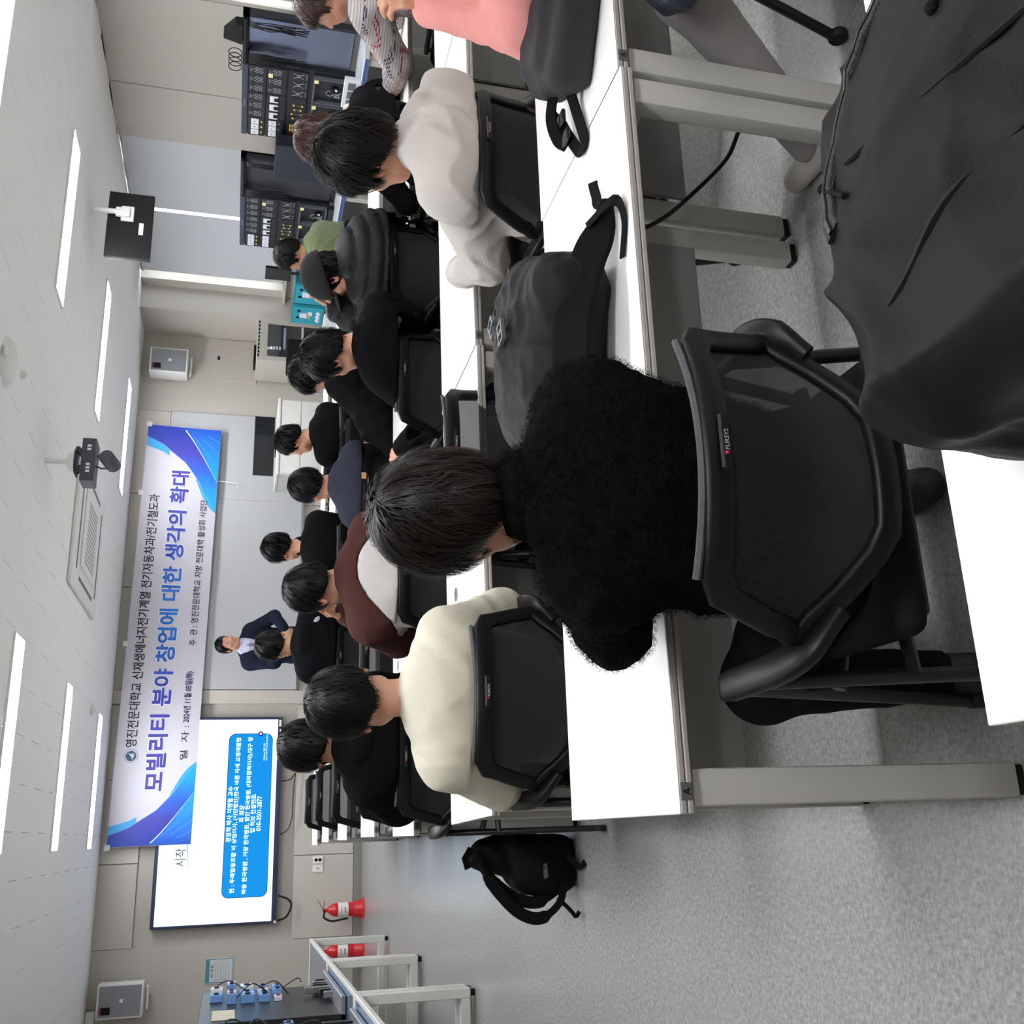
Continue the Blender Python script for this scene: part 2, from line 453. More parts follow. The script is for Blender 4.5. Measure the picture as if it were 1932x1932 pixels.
# ---- event banner
BC = [(-.028, 2.728), (4.857, 2.649), (4.836, 1.793), (-.02, 1.865)]
def bpos(w_, t, off=0.):
    x = (1-t)*((1-w_)*BC[0][0]+w_*BC[1][0]) + t*((1-w_)*BC[3][0]+w_*BC[2][0])
    z = (1-t)*((1-w_)*BC[0][1]+w_*BC[1][1]) + t*((1-w_)*BC[3][1]+w_*BC[2][1])
    y = 12.08 + .004*math.sin(w_*31+t*3) + .003*math.sin(w_*17-t*7+1) - off
    return (x-2.4, y-12.08, z-1.79)
ban = thing('banner', 'wide white event banner with blue corner swooshes and Korean lettering', 'banner', (2.4, 12.08, 1.79))
def bgrid(name, n, m_, wt, off, mt):
    v = [bpos(*wt(i/n, k/m_), off) for i in range(n+1) for k in range(m_+1)]
    f = [(i*(m_+1)+k, (i+1)*(m_+1)+k, (i+1)*(m_+1)+k+1, i*(m_+1)+k+1) for i in range(n) for k in range(m_)]
    mb = MB(); mb.add(v, f); return mb.build(name, mt, ban, smooth=True)
mb = MB()
n, m_ = 90, 14
for off, fl in ((0, 0), (-.0012, 1)):
    v = [bpos(i/n, k/m_, off) for i in range(n+1) for k in range(m_+1)]
    f = [(i*(m_+1)+k, (i+1)*(m_+1)+k, (i+1)*(m_+1)+k+1, i*(m_+1)+k+1) for i in range(n) for k in range(m_)]
    mb.add(v, f)
mb.build('cloth', mat('banner_cloth', (196, 194, 204), .6, bump=(6, .1, 2)), ban, smooth=True)
def wof(s):  # fraction along the photograph -> fraction along the cloth
    return s*10.95/(12.45*(1-s)+10.95*s)
def gradmat(name, stops, axis=0, lo=0., hi=1.):
    m = bpy.data.materials.new(name); m.use_nodes = True; MATS[name] = m
    N, L = m.node_tree.nodes, m.node_tree.links; b = N['Principled BSDF']; b.inputs['Roughness'].default_value = .55
    t = N.new('ShaderNodeTexCoord'); sp = N.new('ShaderNodeSeparateXYZ'); L.new(t.outputs['Object'], sp.inputs[0])
    mr = N.new('ShaderNodeMapRange'); mr.inputs[1].default_value = lo; mr.inputs[2].default_value = hi
    L.new(sp.outputs[axis], mr.inputs[0])
    r = N.new('ShaderNodeValToRGB'); e = r.color_ramp.elements
    while len(e) < len(stops): e.new(.5)
    for q, (p, c) in zip(e, stops): q.position = p; q.color = (*sr(c), 1)
    L.new(mr.outputs[0], r.inputs[0]); L.new(r.outputs[0], b.inputs['Base Color']); return m
M_bgrad = gradmat('banner_title', [(0, (62, 48, 142)), (.28, (58, 60, 165)), (.45, (28, 110, 205)), (.55, (30, 112, 205)), (.72, (50, 66, 175)), (1, (70, 50, 150))], 0, -2.1, 2.3)
def btext(body, s0, s1, tc_, th, m, off, bold, name='lettering', gx=0., gt=0.):
    me = text_mesh(body, 1, 1, bold)
    a = np.empty(len(me.vertices)*3); me.vertices.foreach_get('co', a); a = a.reshape(-1, 3)
    w0, w1 = wof(s0), wof(s1)
    for i in range(len(a)):
        w_ = w0-gx+(w1-w0+2*gx)*a[i, 0]; t = tc_+(.5-a[i, 2])*(th+gt); a[i] = bpos(w_, t, off)
    me.vertices.foreach_set('co', a.ravel()); me.update()
    return obj(name, me, m, ban)
M_bk = mat('banner_black', (28, 26, 36), .6); M_nv = mat('banner_navy', (34, 40, 110), .6)
btext('영진전문대학교 신재생에너지전기계열 전기자동차과/전기철도과', .237, .836, .175, .135, M_bk, .004, .014)
btext('모빌리티 분야 창업에 대한 생각의 확대', .1325, .894, .495, .235, mat('banner_outline', (222, 222, 230), .6), .003, .055, 'lettering_outline', .0015, .012)
btext('모빌리티 분야 창업에 대한 생각의 확대', .1325, .894, .495, .235, M_bgrad, .005, .03)
btext('일  자 :', .205, .287, .827, .095, M_bk, .004, .004)
btext('2024년 11월 05일(화)', .295, .4175, .83, .105, M_nv, .004, .018)
btext('주  관 : 영진전문대학교 지방 전문대학 활성화 사업단', .48, .83, .832, .095, M_bk, .004, .006)
M_sw1 = gradmat('swoosh_blue', [(0, (40, 40, 150)), (.35, (60, 60, 175)), (.7, (10, 130, 225)), (1, (0, 165, 245))], 0, 0, 1)
def swoosh(side):
    S_ = (lambda s: s) if side < 0 else (lambda s: 1-s)
    cur = [(.048, 0), (.06, .235), (.093, .55), (.13, .74), (.17, .89), (.2, 1)]
    def cs(t):
        for (a, b_), (c, d) in zip(cur, cur[1:]):
            if t <= d: return a+(c-a)*(t-b_)/(d-b_)
        return .2
    xs = [bpos(wof(S_(0)), .5)[0], bpos(wof(S_(.2)), .5)[0]]
    m1 = gradmat('swoosh_body_%d' % side, [(0, (24, 60, 165)), (.3, (62, 56, 165)), (.55, (30, 95, 200)), (.8, (0, 150, 240)), (1, (0, 172, 250))], 0, xs[0], xs[1])
    def strip(name, fa, fb, m, off, t0=0, t1=1, n=24, k=6):
        bgrid(name, n, k, lambda a, b_: (wof(S_(fa(t0+(t1-t0)*a)*(1-b_)+fb(t0+(t1-t0)*a)*b_)), .004+.992*(t0+(t1-t0)*a)), off, m)
    ln = lambda t: .004+.118*max(0, (t-.5)/.48)**1.15
    strip('swoosh', lambda t: .001, lambda t: max(.002, cs(t)-.018*(1-t)), m1, .0025)
    m5 = gradmat('swoosh_inner_%d' % side, [(0, (20, 80, 190)), (.4, (28, 120, 225)), (1, (0, 160, 245))], 0, xs[0], bpos(wof(S_(.12)), .5)[0])
    strip('swoosh_inner', lambda t: .001, ln, m5, .0030, .52, 1, 16, 4)
    m2 = mat('swoosh_light', (60, 160, 225), .55); m3 = mat('swoosh_white', (225, 235, 250), .55); m4 = mat('swoosh_edge', (90, 170, 240), .55)
    strip('swoosh_fringe', lambda t: cs(t)-.02*(1-t), lambda t: cs(t)+.002, m2, .0032, 0, .32, 10, 2)
    strip('swoosh_fringe', lambda t: cs(t)-.003, lambda t: cs(t)+.014*math.sin((t-.7)/.3*3.14), m2, .0032, .7, 1, 10, 2)
    strip('swoosh_line', lambda t: ln(t), lambda t: ln(t)+.0035*(1.15-t)*1.6, m3, .0036, .51, 1, 16, 1)
    for q, t0 in ((.75, .64), (.5, .74), (.3, .82)):
        strip('swoosh_line', lambda t: ln(t)*q-.01*(1-q), lambda t: ln(t)*q-.01*(1-q)+.0012, m4, .0034, t0, 1, 10, 1)
swoosh(-1); swoosh(1)
# university emblem on the banner
ec = bpos(wof(.216), .19, .004)
def disc(r, m, off, name='emblem'):
    flat(name, [(ec[0]+r*math.cos(k*.2618), ec[2]+r*math.sin(k*.2618)) for k in range(24)], ec[1]-off, m, ban)
disc(.075, mat('emblem_grey', (150, 160, 175), .6), .0005); disc(.066, mat('banner_cloth', (0, 0, 0)), .0015); disc(.056, mat('emblem_teal', (40, 80, 110), .6), .0025)
flat('emblem_wing', [(ec[0]-.04, ec[2]-.015), (ec[0]-.01, ec[2]-.005), (ec[0]+.035, ec[2]+.035), (ec[0]+.02, ec[2]), (ec[0]+.03, ec[2]-.03), (ec[0]-.005, ec[2]-.03)], ec[1]-.0035, mat('banner_cloth', (0, 0, 0)), ban)
for w_, t in ((.0, .02), (.82, .0), (1., .03), (.45, 0)):
    p = bpos(w_, t, .006)
    MB().box(p[0]-.03, p[0]+.03, p[1], p[1]+.001, p[2]-.02, p[2]+.04).build('tape', mat('tape', (225, 222, 215), .5), ban)
hk = thing('hook', 'thin white wire hook hanging below the banner on the white board', 'hook', (4.16, 12.1, 1.57))
MB().tube([(.03, .02, .23), (.0, 0, .005), (-.06, 0, .0)], .006, 6).build('wire', M_white, hk)

# ---- wall loudspeakers
M_grille = mat('speaker_grille', (150, 152, 156), .5, metal=.3, bump=(700, .5, 1))
def speaker(x, label, rz):
    t = thing('loudspeaker', label, 'loudspeaker', (x, 12.04, 2.235), rz)
    MB().rbox(-.165, .165, -.13, .1, 0, .445, .012, 2).build('cabinet', M_white, t, smooth=True)
    MB().rbox(-.145, .145, -.136, -.128, .02, .425, .004, 1).build('grille', M_grille, t)
    MB().rbox(-.12, -.05, -.139, -.135, .31, .41, .002, 1).build('badge', M_black, t)
    MB().box(-.12, -.05, -.1395, -.139, .395, .405).build('badge_stripe', mat('red', (190, 30, 35), .5), t)
    MB().rbox(-.018, .018, -.14, -.135, .19, .225, .002, 1).build('badge', M_white, t)
    MB().tube([(-.1, .1, -.02), (-.1, -.02, -.035), (.1, -.02, -.035), (.1, .1, -.02)], .012, 8).build('bracket', M_white, t)
speaker(5.65, 'white loudspeaker with grey grille above the beige access panel', 0)
speaker(-1.51, 'white loudspeaker with grey grille high above the teal framed notice', 0)

# ---- notice, sockets
po = thing('notice', 'white notice with teal border on the front wall', 'poster', (-1.315, YF-.002, 1.35))
MB().rbox(-.125, .125, -.006, 0, 0, .3, .002, 1).build('sheet', mat('notice_white', (208, 212, 214), .5), po)
fr = MB()
for a in ((-.118, .118, .25, .294), (-.118, .118, .008, .016), (-.118, -.11, .016, .25), (.11, .118, .016, .25)): fr.box(a[0], a[1], -.0068, -.0058, a[2], a[3])
fr.build('border', mat('notice_teal', (82, 140, 152), .5), po)
letter('안 내 문', mat('banner_black', 0), po, -.06, .06, .225, .025, -.0072, .02)
for k in range(6):
    MB().box(-.07, .09, -.0068, -.0058, .19-.027*k, .193-.027*k).build('text_line', mat('print_grey', (140, 145, 150), .6), po)
    MB().lathe([(.006, 0), (.006, .0008)], 10, Tr(-.09, -.006, .192-.027*k) @ Matrix.Rotation(math.pi/2, 4, 'X')).build('bullet', mat('print_grey', 0), po)
def plate(x, label, sock):
    t = thing('socket' if sock else 'switch', label, 'socket' if sock else 'switch', (x, YF-.002, .43))
    MB().rbox(-.04, .04, -.012, 0, 0, .115, .004, 2).build('plate', M_white, t)
    if sock:
        for dx in (-.0, ):
            for z in (.035, .08):
                MB().lathe([(.018, 0), (.02, .003), (.015, .003), (.014, -.004), (.0005, -.004)], 16, Tr(dx, -.012, z) @ Matrix.Rotation(math.pi/2, 4, 'X')).build('outlet', M_deskgrey, t)
    else:
        MB().rbox(-.012, .012, -.016, -.01, .045, .07, .002, 1).build('key', M_deskgrey, t)
plate(-.235, 'white twin power socket low on the front wall', True)
plate(-.325, 'white blank wall plate beside the twin power socket', False)
cab = thing('cable', 'black cables trailing below the wall display', 'cable', (.35, YF-.05, .77))
MB().tube(catmull([(.28, .03, .145), (.30, 0, .05), (.36, 0, -.0), (.24, .0, .01), (.02, 0, .02), (-.1, .0, .02), (-.24, 0, .06), (-.3, .03, .145)]), .006, 6).build('strand', M_black, cab, smooth=True)
MB().tube(catmull([(-1.2, .03, .14), (-1.16, 0, .05), (-1.05, 0, .0), (-.98, .0, .04), (-.94, .03, .14)]), .01, 6).build('strand', M_black, cab, smooth=True)

# ---- fire extinguishers
M_red = mat('extinguisher_red', (205, 28, 38), .3, coat=.4)
def extinguisher(x, y, label, rz=0):
    t = thing('fire_extinguisher', label, 'extinguisher', (x, y, 0), rz)
    MB().lathe([(.001, 0), (.115, 0), (.115, .01), (.1, .02), (.082, .1), (.08, .11), (.001, .11)], 20).build('stand', M_red, t, smooth=True)
    MB().lathe([(.001, .02), (.068, .02), (.072, .04), (.072, .3), (.066, .335), (.045, .37), (.022, .39), (.02, .41), (.001, .41)], 24).build('cylinder', M_red, t, smooth=True)
    MB().lathe([(.0728, .17), (.0732, .17), (.0732, .28), (.0728, .28)], 24).build('label', M_white, t, smooth=True)
    MB().box(-.03, .03, -.0745, -.072, .2, .21).box(-.03, .03, -.0745, -.072, .245, .25).build('label_print', mat('red', 0), t)
    hd = MB().tube([(0, 0, .4), (0, 0, .44)], .016, 8)
    hd.sweep([(0, 0, .44), (.04, 0, .455), (.11, 0, .5)], (0, 0, 1), .018, .006).sweep([(0, 0, .43), (.05, 0, .43), (.1, 0, .42)], (0, 0, 1), .018, .006)
    hd.build('handle', mat('handle_dark_red', (120, 22, 28), .4), t)
    MB().tube(catmull([(-.01, -.01, .42), (-.07, -.03, .43), (-.11, -.03, .35), (-.1, -.03, .25), (-.09, -.02, .17)]), .011, 8).build('hose', M_rubber, t, smooth=True)
extinguisher(-.755, 11.95, 'red fire extinguisher in round red stand below the wall display')
extinguisher(-1.17, 11.93, 'red fire extinguisher half hidden behind the white table frames')

# ---- lectern, monitor on it, equipment cabinet, chair beside it
M_lec = mat('lectern_white', (215, 215, 211), .35)
le = thing('lectern', 'white cabinet style lectern standing before the white board', 'lectern', (4.1, 10.6, 0))
MB().rbox(-.43, .43, -.3, .3, 0, 1.14, .006, 1).build('body', M_lec, le)
MB().rbox(-.44, .44, -.32, .31, 1.14, 1.17, .006, 1).build('top', M_lec, le)
for x0, x1, z0, z1 in ((-.42, .42, .93, 1.13), (-.42, -.02, .06, .92), (.0, .42, .06, .92)):
    MB().rbox(x0, x1, -.312, -.299, z0, z1, .003, 1).build('door', M_lec, le)
MB().box(-.1, -.05, -.318, -.31, .75, .83).build('handle', M_deskgrey, le)
mo = thing('monitor', 'black flat monitor standing on the white lectern', 'monitor', (4.1, 10.62, 1.17))
MB().rbox(-.34, .34, -.02, .02, .02, .235, .004, 1).build('casing', M_blackmetal, mo)
MB().box(-.33, .33, -.0215, -.0195, .03, .225).build('screen', mat('dark_screen', (30, 33, 38), .12, coat=.5), mo)
MB().rbox(-.1, .1, -.08, .08, 0, .012, .004, 1).tube([(0, .03, .01), (0, .03, .1)], .02, 8).build('stand', M_blackmetal, mo)

M_cab = mat('cabinet_beige', (190, 184, 173), .5)
M_smoke = mat('smoked_glass', (24, 34, 40), .06, spec=.6)
eq = thing('equipment_cabinet', 'beige steel equipment cabinet with smoked glass door in the corner', 'cabinet', (5.84, 11.5, 0))
MB().rbox(-.29, .29, 0, .6, .05, 1.425, .006, 1).build('body', M_cab, eq)
fr = MB()
for a in ((-.29, -.235, .06, 1.37), (.21, .29, .06, 1.37), (-.235, .21, 1.3, 1.37), (-.235, .21, .06, .14)): fr.box(a[0], a[1], -.025, -.001, a[2], a[3])
d = fr.build('door', M_cab, eq)
MB().box(-.235, .21, -.012, -.008, .14, 1.3).build('glass', MATS['glass'], d)
MB().box(-.23, .205, -.0035, -.001, .145, 1.295).build('rack_face', mat('rack_dark', (18, 24, 32), .4), eq)
for k in range(10): MB().box(-.24+.05*k, -.205+.05*k, -.003, 0, 1.39, 1.41).build('vent', M_black, eq)
M_led = mat('led_white', (225, 228, 232), .4)
for k in range(4): MB().box(-.13+.0*k, -.09, -.007, -.004, 1.24-.035*k, 1.262-.035*k).build('label_tag', M_led, eq)
MB().box(-.12, .17, -.007, -.004, 1.08, 1.11).build('patch_panel', mat('panel_silver', (170, 175, 190), .3), eq)
MB().ball((-.03, -.006, 1.05), .008).build('indicator', emat('led_red', (255, 60, 90), 2.5), eq)
for r_ in range(2):
    for k in range(8): MB().box(-.2+.028*k, -.185+.028*k, -.008, -.004, .97-.04*r_, .985-.04*r_).build('socket', M_led, eq)
for k in range(5): MB().box(-.2, -.06, -.007, -.004, 1.0+.0*k, 1.003).build('slot', M_deskgrey, eq, loc=(0, 0, .012*k))
MB().box(.0, .2, -.007, -.004, .87, .895).build('shelf_edge', M_led, eq)
bl = thing('small_box', 'black flat device lying on top of the beige equipment cabinet', 'device', (5.7, 11.75, 1.425))
MB().rbox(-.14, .14, -.08, .08, 0, .03, .006, 1).build('case', M_black, bl)
# ================================================================== training desks
DW, DD, DH = 1.54, .585, .72
def make_desk():
    t = thing('training_desk', 'white training desk', 'desk')
    w_, d = DW/2, DD/2
    MB().rbox(-w_, w_, -d, d, DH-.003, DH, .0015, 1).box(-w_+.006, w_-.006, -d+.006, d-.006, DH-.026, DH-.0031).build('desktop', M_desk, t)
    e = MB()
    for z0, z1 in ((DH-.0145, DH-.0032), (DH-.027, DH-.0165)):
        e.rbox(-w_, w_, -d-.001, -d+.0055, z0, z1, .002, 1).rbox(-w_, w_, d-.0055, d+.001, z0, z1, .002, 1)
        e.rbox(-w_, -w_+.0055, -d+.006, d-.006, z0, z1, .002, 1).rbox(w_-.0055, w_, -d+.006, d-.006, z0, z1, .002, 1)
    e.build('edge_band', M_edge, t)
    for sx in (-1, 1):
        x0, x1 = sorted((sx*(w_-.012), sx*(w_-.076)))
        for sy in (-1, 1):
            y0, y1 = sorted((sy*(d-.012), sy*(d-.062)))
            lg = MB().rbox(x0, x1, y0, y1, .018, DH-.034, .007, 2).build('leg', M_deskgrey, t, smooth=True)
            MB().rbox(x0+.004, x1-.004, y0+.004, y1-.004, 0, .02, .003, 1).build('foot', M_black, lg)
        MB().prism([(-d+.02, DH-.028), (d-.02, DH-.028), (d-.07, DH-.07), (-d+.07, DH-.07)], x0+.008, x1-.008,
                   Matrix(((0, 0, 1, 0), (1, 0, 0, 0), (0, 1, 0, 0), (0, 0, 0, 1)))).build('end_bracket', M_deskgrey, t)
    MB().rbox(-w_+.08, w_-.08, d-.075, d-.06, .32, DH-.03, .003, 1).build('modesty_panel', M_modesty, t)
    MB().rbox(-w_+.022, -w_+.052, -d-.0025, -d, DH-.026, DH-.004, .0015, 1).build('tag', mat('tag_grey', (92, 90, 88), .5), t)
    obj('tag_letter', text_mesh('A', .012, .014, .02), M_ink, t, loc=(-w_+.031, -d-.003, DH-.022))
    gr = MB().lathe([(.02, 0), (.025, .0), (.025, .003), (.02, .0035)], 20, Tr(.0, .12, DH)); gr.build('grommet', M_steel, t, smooth=True)
    MB().lathe([(.0005, 0), (.0195, 0), (.0195, .0012), (.0005, .0012)], 20, Tr(.0, .12, DH)).build('grommet_cap', M_black, t)
    return t
ROW = {0: .29, 1: 1.645, 2: 3.0, 3: 4.34, 4: 5.6, 5: 6.98, 6: 8.3, 7: 9.4}
desk0 = make_desk(); used = False
DLAB = {(0, 0): 'white desk carrying the large black backpack',
        (1, 0): 'white desk in front of the student in black fleece, black backpack lying on it',
        (1, 1): 'white desk with the dark grey bag, its end seam beside the loose buckle straps',
        (2, 0): 'white desk just ahead of the student in the cream sweater',
        (2, 1): 'white desk under the arms of the student in the pale jacket',
        (2, 2): 'white desk continuing the row past the pale jacket student towards the window wall',
        (3, 0): 'white desk shared by the brown raglan student and the black hoodie student',
        (3, 1): 'white desk shared by the student in black tee and the one in puffer jacket',
        (3, 2): 'white desk with the tote bag, in front of the patterned sweater student',
        (4, 0): 'white desk end with empty chairs, next row ahead of the black hoodie student',
        (4, 1): 'white desk before the student in the grey navy tee',
        (4, 2): 'white desk one row ahead of the tote bag, beside the equipment racks'}
def place_desk(r, k, x0=.02, dy=0., rz=0., label=None):
    global used
    o = copy_tree(desk0) if used else desk0; used = True
    o.location = (x0+k*(DW+.006)+DW/2, ROW[r]+DD/2+dy, 0); o.rotation_euler = (0, 0, rz)
    tag(o, DLAB.get((r, k), 'white training desk in the front rows near the white board'), 'desk')
    if (r, k) not in DLAB: o['group'] = 'desks in the front rows'
    return o
place_desk(0, 0, .085)
place_desk(1, 0, .018, 0, 0); place_desk(1, 1, .018, .02, .004)
place_desk(2, 0, .036, 0, .03); place_desk(2, 1, .04, .065, .03); place_desk(2, 2, .046, .13, .04)
for r, xs in ((3, -.005), (4, -.005), (5, -.02), (6, -.035), (7, -.06)):
    for k in range(3): place_desk(r, k, xs, (.0, .03, .1)[k] if r == 3 else 0, .02*k if r == 3 else 0)

# ================================================================== mesh back chairs
def make_mesh_mat():
    m = bpy.data.materials.new('chair_mesh'); m.use_nodes = True; MATS['chair_mesh'] = m
    N, L = m.node_tree.nodes, m.node_tree.links; b = N['Principled BSDF']
    b.inputs['Base Color'].default_value = (*sr((50, 50, 51)), 1); b.inputs['Roughness'].default_value = .75
    b.inputs['Specular IOR Level'].default_value = .1
    t = N.new('ShaderNodeBsdfTransparent'); mx = N.new('ShaderNodeMixShader'); mx.inputs[0].default_value = .12
    L.new(b.outputs[0], mx.inputs[1]); L.new(t.outputs[0], mx.inputs[2]); L.new(mx.outputs[0], N['Material Output'].inputs[0])
    return m
M_mesh = make_mesh_mat()
M_chair = mat('chair_frame', (15, 15, 17), .42, spec=.25, bump=(300, .06, 2))
M_seat = mat('chair_seat', (26, 26, 29), .9, bump=(500, .25, 2), spec=.1)
def back_y(x, z): return -.265 + .085*(x/.235)**2 - (z-.53)*.17 + .02*math.sin((z-.53)/.29*math.pi)
def half_w(z, k=1.):
    pts = [(.525, .10), (.55, .135), (.60, .19), (.655, .232), (.70, .226), (.76, .209), (.82, .192)]
    for (a, p), (b_, q) in zip(pts, pts[1:]):
        if z <= b_: return k*(p+(q-p)*max(0, (z-a)/(b_-a)))
    return k*pts[-1][1]
def make_chair():
    t = thing('mesh_chair', 'black mesh back chair', 'chair')
    MB().rbox(-.235, .235, -.2, .25, .425, .485, .03, 4).build('seat', M_seat, t, smooth=True, ang=80)
    MB().rbox(-.2, .2, -.17, .2, .405, .43, .01, 2).build('seat_pan', M_chair, t)
    ring = []
    for x in np.linspace(-.17, .17, 9): ring.append((x, .822+.006*math.cos(x/.17*1.57)))
    for z in np.linspace(.805, .68, 7): ring.append((half_w(z), z))
    ring += [(.236, .665), (.236, .648)]
    for z in np.linspace(.63, .545, 5): ring.append((half_w(z), z))
    for x in np.linspace(.09, -.09, 7): ring.append((x, .525))
    for z in np.linspace(.545, .63, 5): ring.append((-half_w(z), z))
    ring += [(-.236, .648), (-.236, .665)]
    for z in np.linspace(.68, .805, 7): ring.append((-half_w(z), z))
    P = [(x, back_y(x, z), z) for x, z in ring]
    nr = [Vector((-.6*x/.235*.72, 1, .17)).normalized() for x, z in ring]
    ws = [.046 if z > .8 else (.038 if z > .54 else .044) for x, z in ring]
    fr = MB().sweep(P, nr, ws, .022, closed=True).build('back_frame', M_chair, t, smooth=True, ang=50)
    pp = [(x, back_y(x, .85)+.008, .851) for x in np.linspace(-.18, .18, 11)]; MB().tube(pp, .006, 6).build('top_piping', mat('piping_grey', (92, 92, 94), .8, bump=(900, .6, 1)), fr, smooth=True)
    v = []; f = []; nz, nx = 10, 12
    for i in range(nz+1):
        z = .53+.285*i/nz
        for k in range(nx+1):
            x = half_w(z)*(-1+2*k/nx); v.append((x, back_y(x, z)+.006, z))
    f = [(i*(nx+1)+k, i*(nx+1)+k+1, (i+1)*(nx+1)+k+1, (i+1)*(nx+1)+k) for i in range(nz) for k in range(nx)]
    MB().add(v, f).build('back_mesh', M_mesh, t, smooth=True)
    yb = back_y(.0, .822)-.017
    MB().rbox(-.042, .042, yb-.003, yb+.004, .812, .829, .004, 1).build('badge', M_black, fr)
    obj('badge_lettering', text_mesh('FURSYS', .03, .0065, .01), mat('badge_white', (215, 215, 215), .5), fr, loc=(-.013, yb-.0035, .8165))
    MB().ball((-.018, yb-.0035, .8215), .003, 6).build('badge_dot', mat('badge_red', (190, 25, 60), .5), fr)
    for s in (-1, 1):
        pth = catmull([(s*.205, -.215, .60), (s*.25, -.19, .635), (s*.272, -.14, .652), (s*.278, -.05, .654), (s*.28, .07, .652)], 5)
        MB().sweep(pth, (0, 0, 1), [.036, .038, .04, .043, .046]+[.052]*15+[.046], .024).build('arm', M_chair, t, smooth=True, ang=50)
        for y0, y1 in ((.05, .22), (-.02, -.24)):
            lg = MB().tube([(s*.284, y0, .635), (s*.284, (y0+y1)/2+.0, .33), (s*.284, y1, .045)], .013, 10).build('leg', M_blackmetal, t, smooth=True)
            MB().lathe([(.001, -.012), (.022, -.012), (.026, -.006), (.026, .006), (.022, .012), (.001, .012)], 14, Tr(s*.284, y1, .027) @ Matrix.Rotation(math.pi/2, 4, 'Y')).build('caster', M_rubber, lg, smooth=True)
        MB().tube([(s*.284, .06, .44), (s*.2, .06, .418)], .012, 8).build('strut', M_blackmetal, t, smooth=True)
        MB().tube([(s*.284, -.11, .41), (s*.2, -.1, .412)], .012, 8).build('strut', M_blackmetal, t, smooth=True)
    return t
chair0 = make_chair(); cused = False
def place_chair(x, y, rz, label, group=None):
    global cused
    o = copy_tree(chair0) if cused else chair0; cused = True
    o.location = (x, y, 0); o.rotation_euler = (0, 0, rz)
    if 'group' in o.keys(): del o['group']
    return tag(o, label, 'chair', group)
# ================================================================== soft shapes: distance fields turned into meshes
f32 = np.float32
def V3(*a): return np.array(a if len(a) > 1 else a[0], dtype=f32)
def cone(P, a, b, ra, rb, n=None, s=1.):
    """tapered capsule; n,s flatten it along n by the factor s"""
    a, b = V3(a), V3(b)
    Q = P-a
    if n is not None:
        n = V3(n)/np.linalg.norm(n); Q = Q+((Q@n)*(1/s-1))[..., None]*n
        ba = b-a; ba = ba+(ba@n)*(1/s-1)*n
    else: ba = b-a
    t = np.clip((Q@ba)/max(1e-9, ba@ba), 0, 1)
    d = np.sqrt(((Q-t[..., None]*ba)**2).sum(-1))-(ra+(rb-ra)*t)
    return d*(s if n is not None and s < 1 else 1)**.5
def ell(P, c, r, Rm=None):
    Q = P-V3(c)
    if Rm is not None: Q = Q@np.asarray(Rm, dtype=f32)
    r = V3(r); k0 = np.sqrt(((Q/r)**2).sum(-1)); k1 = np.sqrt(((Q/(r*r))**2).sum(-1))
    return k0*(k0-1)/np.maximum(k1, 1e-6)
def rbx(P, c, hs, r, Rm=None):
    Q = P-V3(c)
    if Rm is not None: Q = Q@np.asarray(Rm, dtype=f32)
    q = np.abs(Q)-(V3(hs)-r)
    return np.sqrt((np.maximum(q, 0)**2).sum(-1))+np.minimum(q.max(-1), 0)-r
def smin(a, b, k):
    h = np.maximum(k-np.abs(a-b), 0)/k
    return np.minimum(a, b)-h*h*k*.25
def U(ds, k):
    d = ds[0]
    for q in ds[1:]: d = smin(d, q, k) if k > 0 else np.minimum(d, q)
    return d
def wob(P, freq, seed, n=5, stretch=(1, 1, 1)):
    """cheap smooth noise about -1..1"""
    g = np.random.RandomState(seed); out = 0
    for i in range(n):
        k = g.normal(size=3); k = k/np.linalg.norm(k)*freq*g.uniform(.6, 1.6)*np.array(stretch)
        out = out+np.sin(P@k.astype(f32)+f32(g.uniform(0, 6.28)))
    return out/n*1.6
def ridge(P, freq, seed, n=3, stretch=(1, 1, 1)):
    """fold like noise, sharp valleys, 0..1"""
    g = np.random.RandomState(seed); out = 0
    w = wob(P, freq*.6, seed+9, 4)
    for i in range(n):
        k = g.normal(size=3)*np.array(stretch); k = k/np.linalg.norm(k)*freq*g.uniform(.7, 1.3)
        out = out+(1-np.abs(np.sin(P@k.astype(f32)+1.8*w+f32(g.uniform(0, 6)))))**1.6
    return out/n
EDG = [((0,0,0),(1,0,0)),((0,1,0),(1,1,0)),((0,0,1),(1,0,1)),((0,1,1),(1,1,1)),((0,0,0),(0,1,0)),((1,0,0),(1,1,0)),
       ((0,0,1),(0,1,1)),((1,0,1),(1,1,1)),((0,0,0),(0,0,1)),((1,0,0),(1,0,1)),((0,1,0),(0,1,1)),((1,1,0),(1,1,1))]
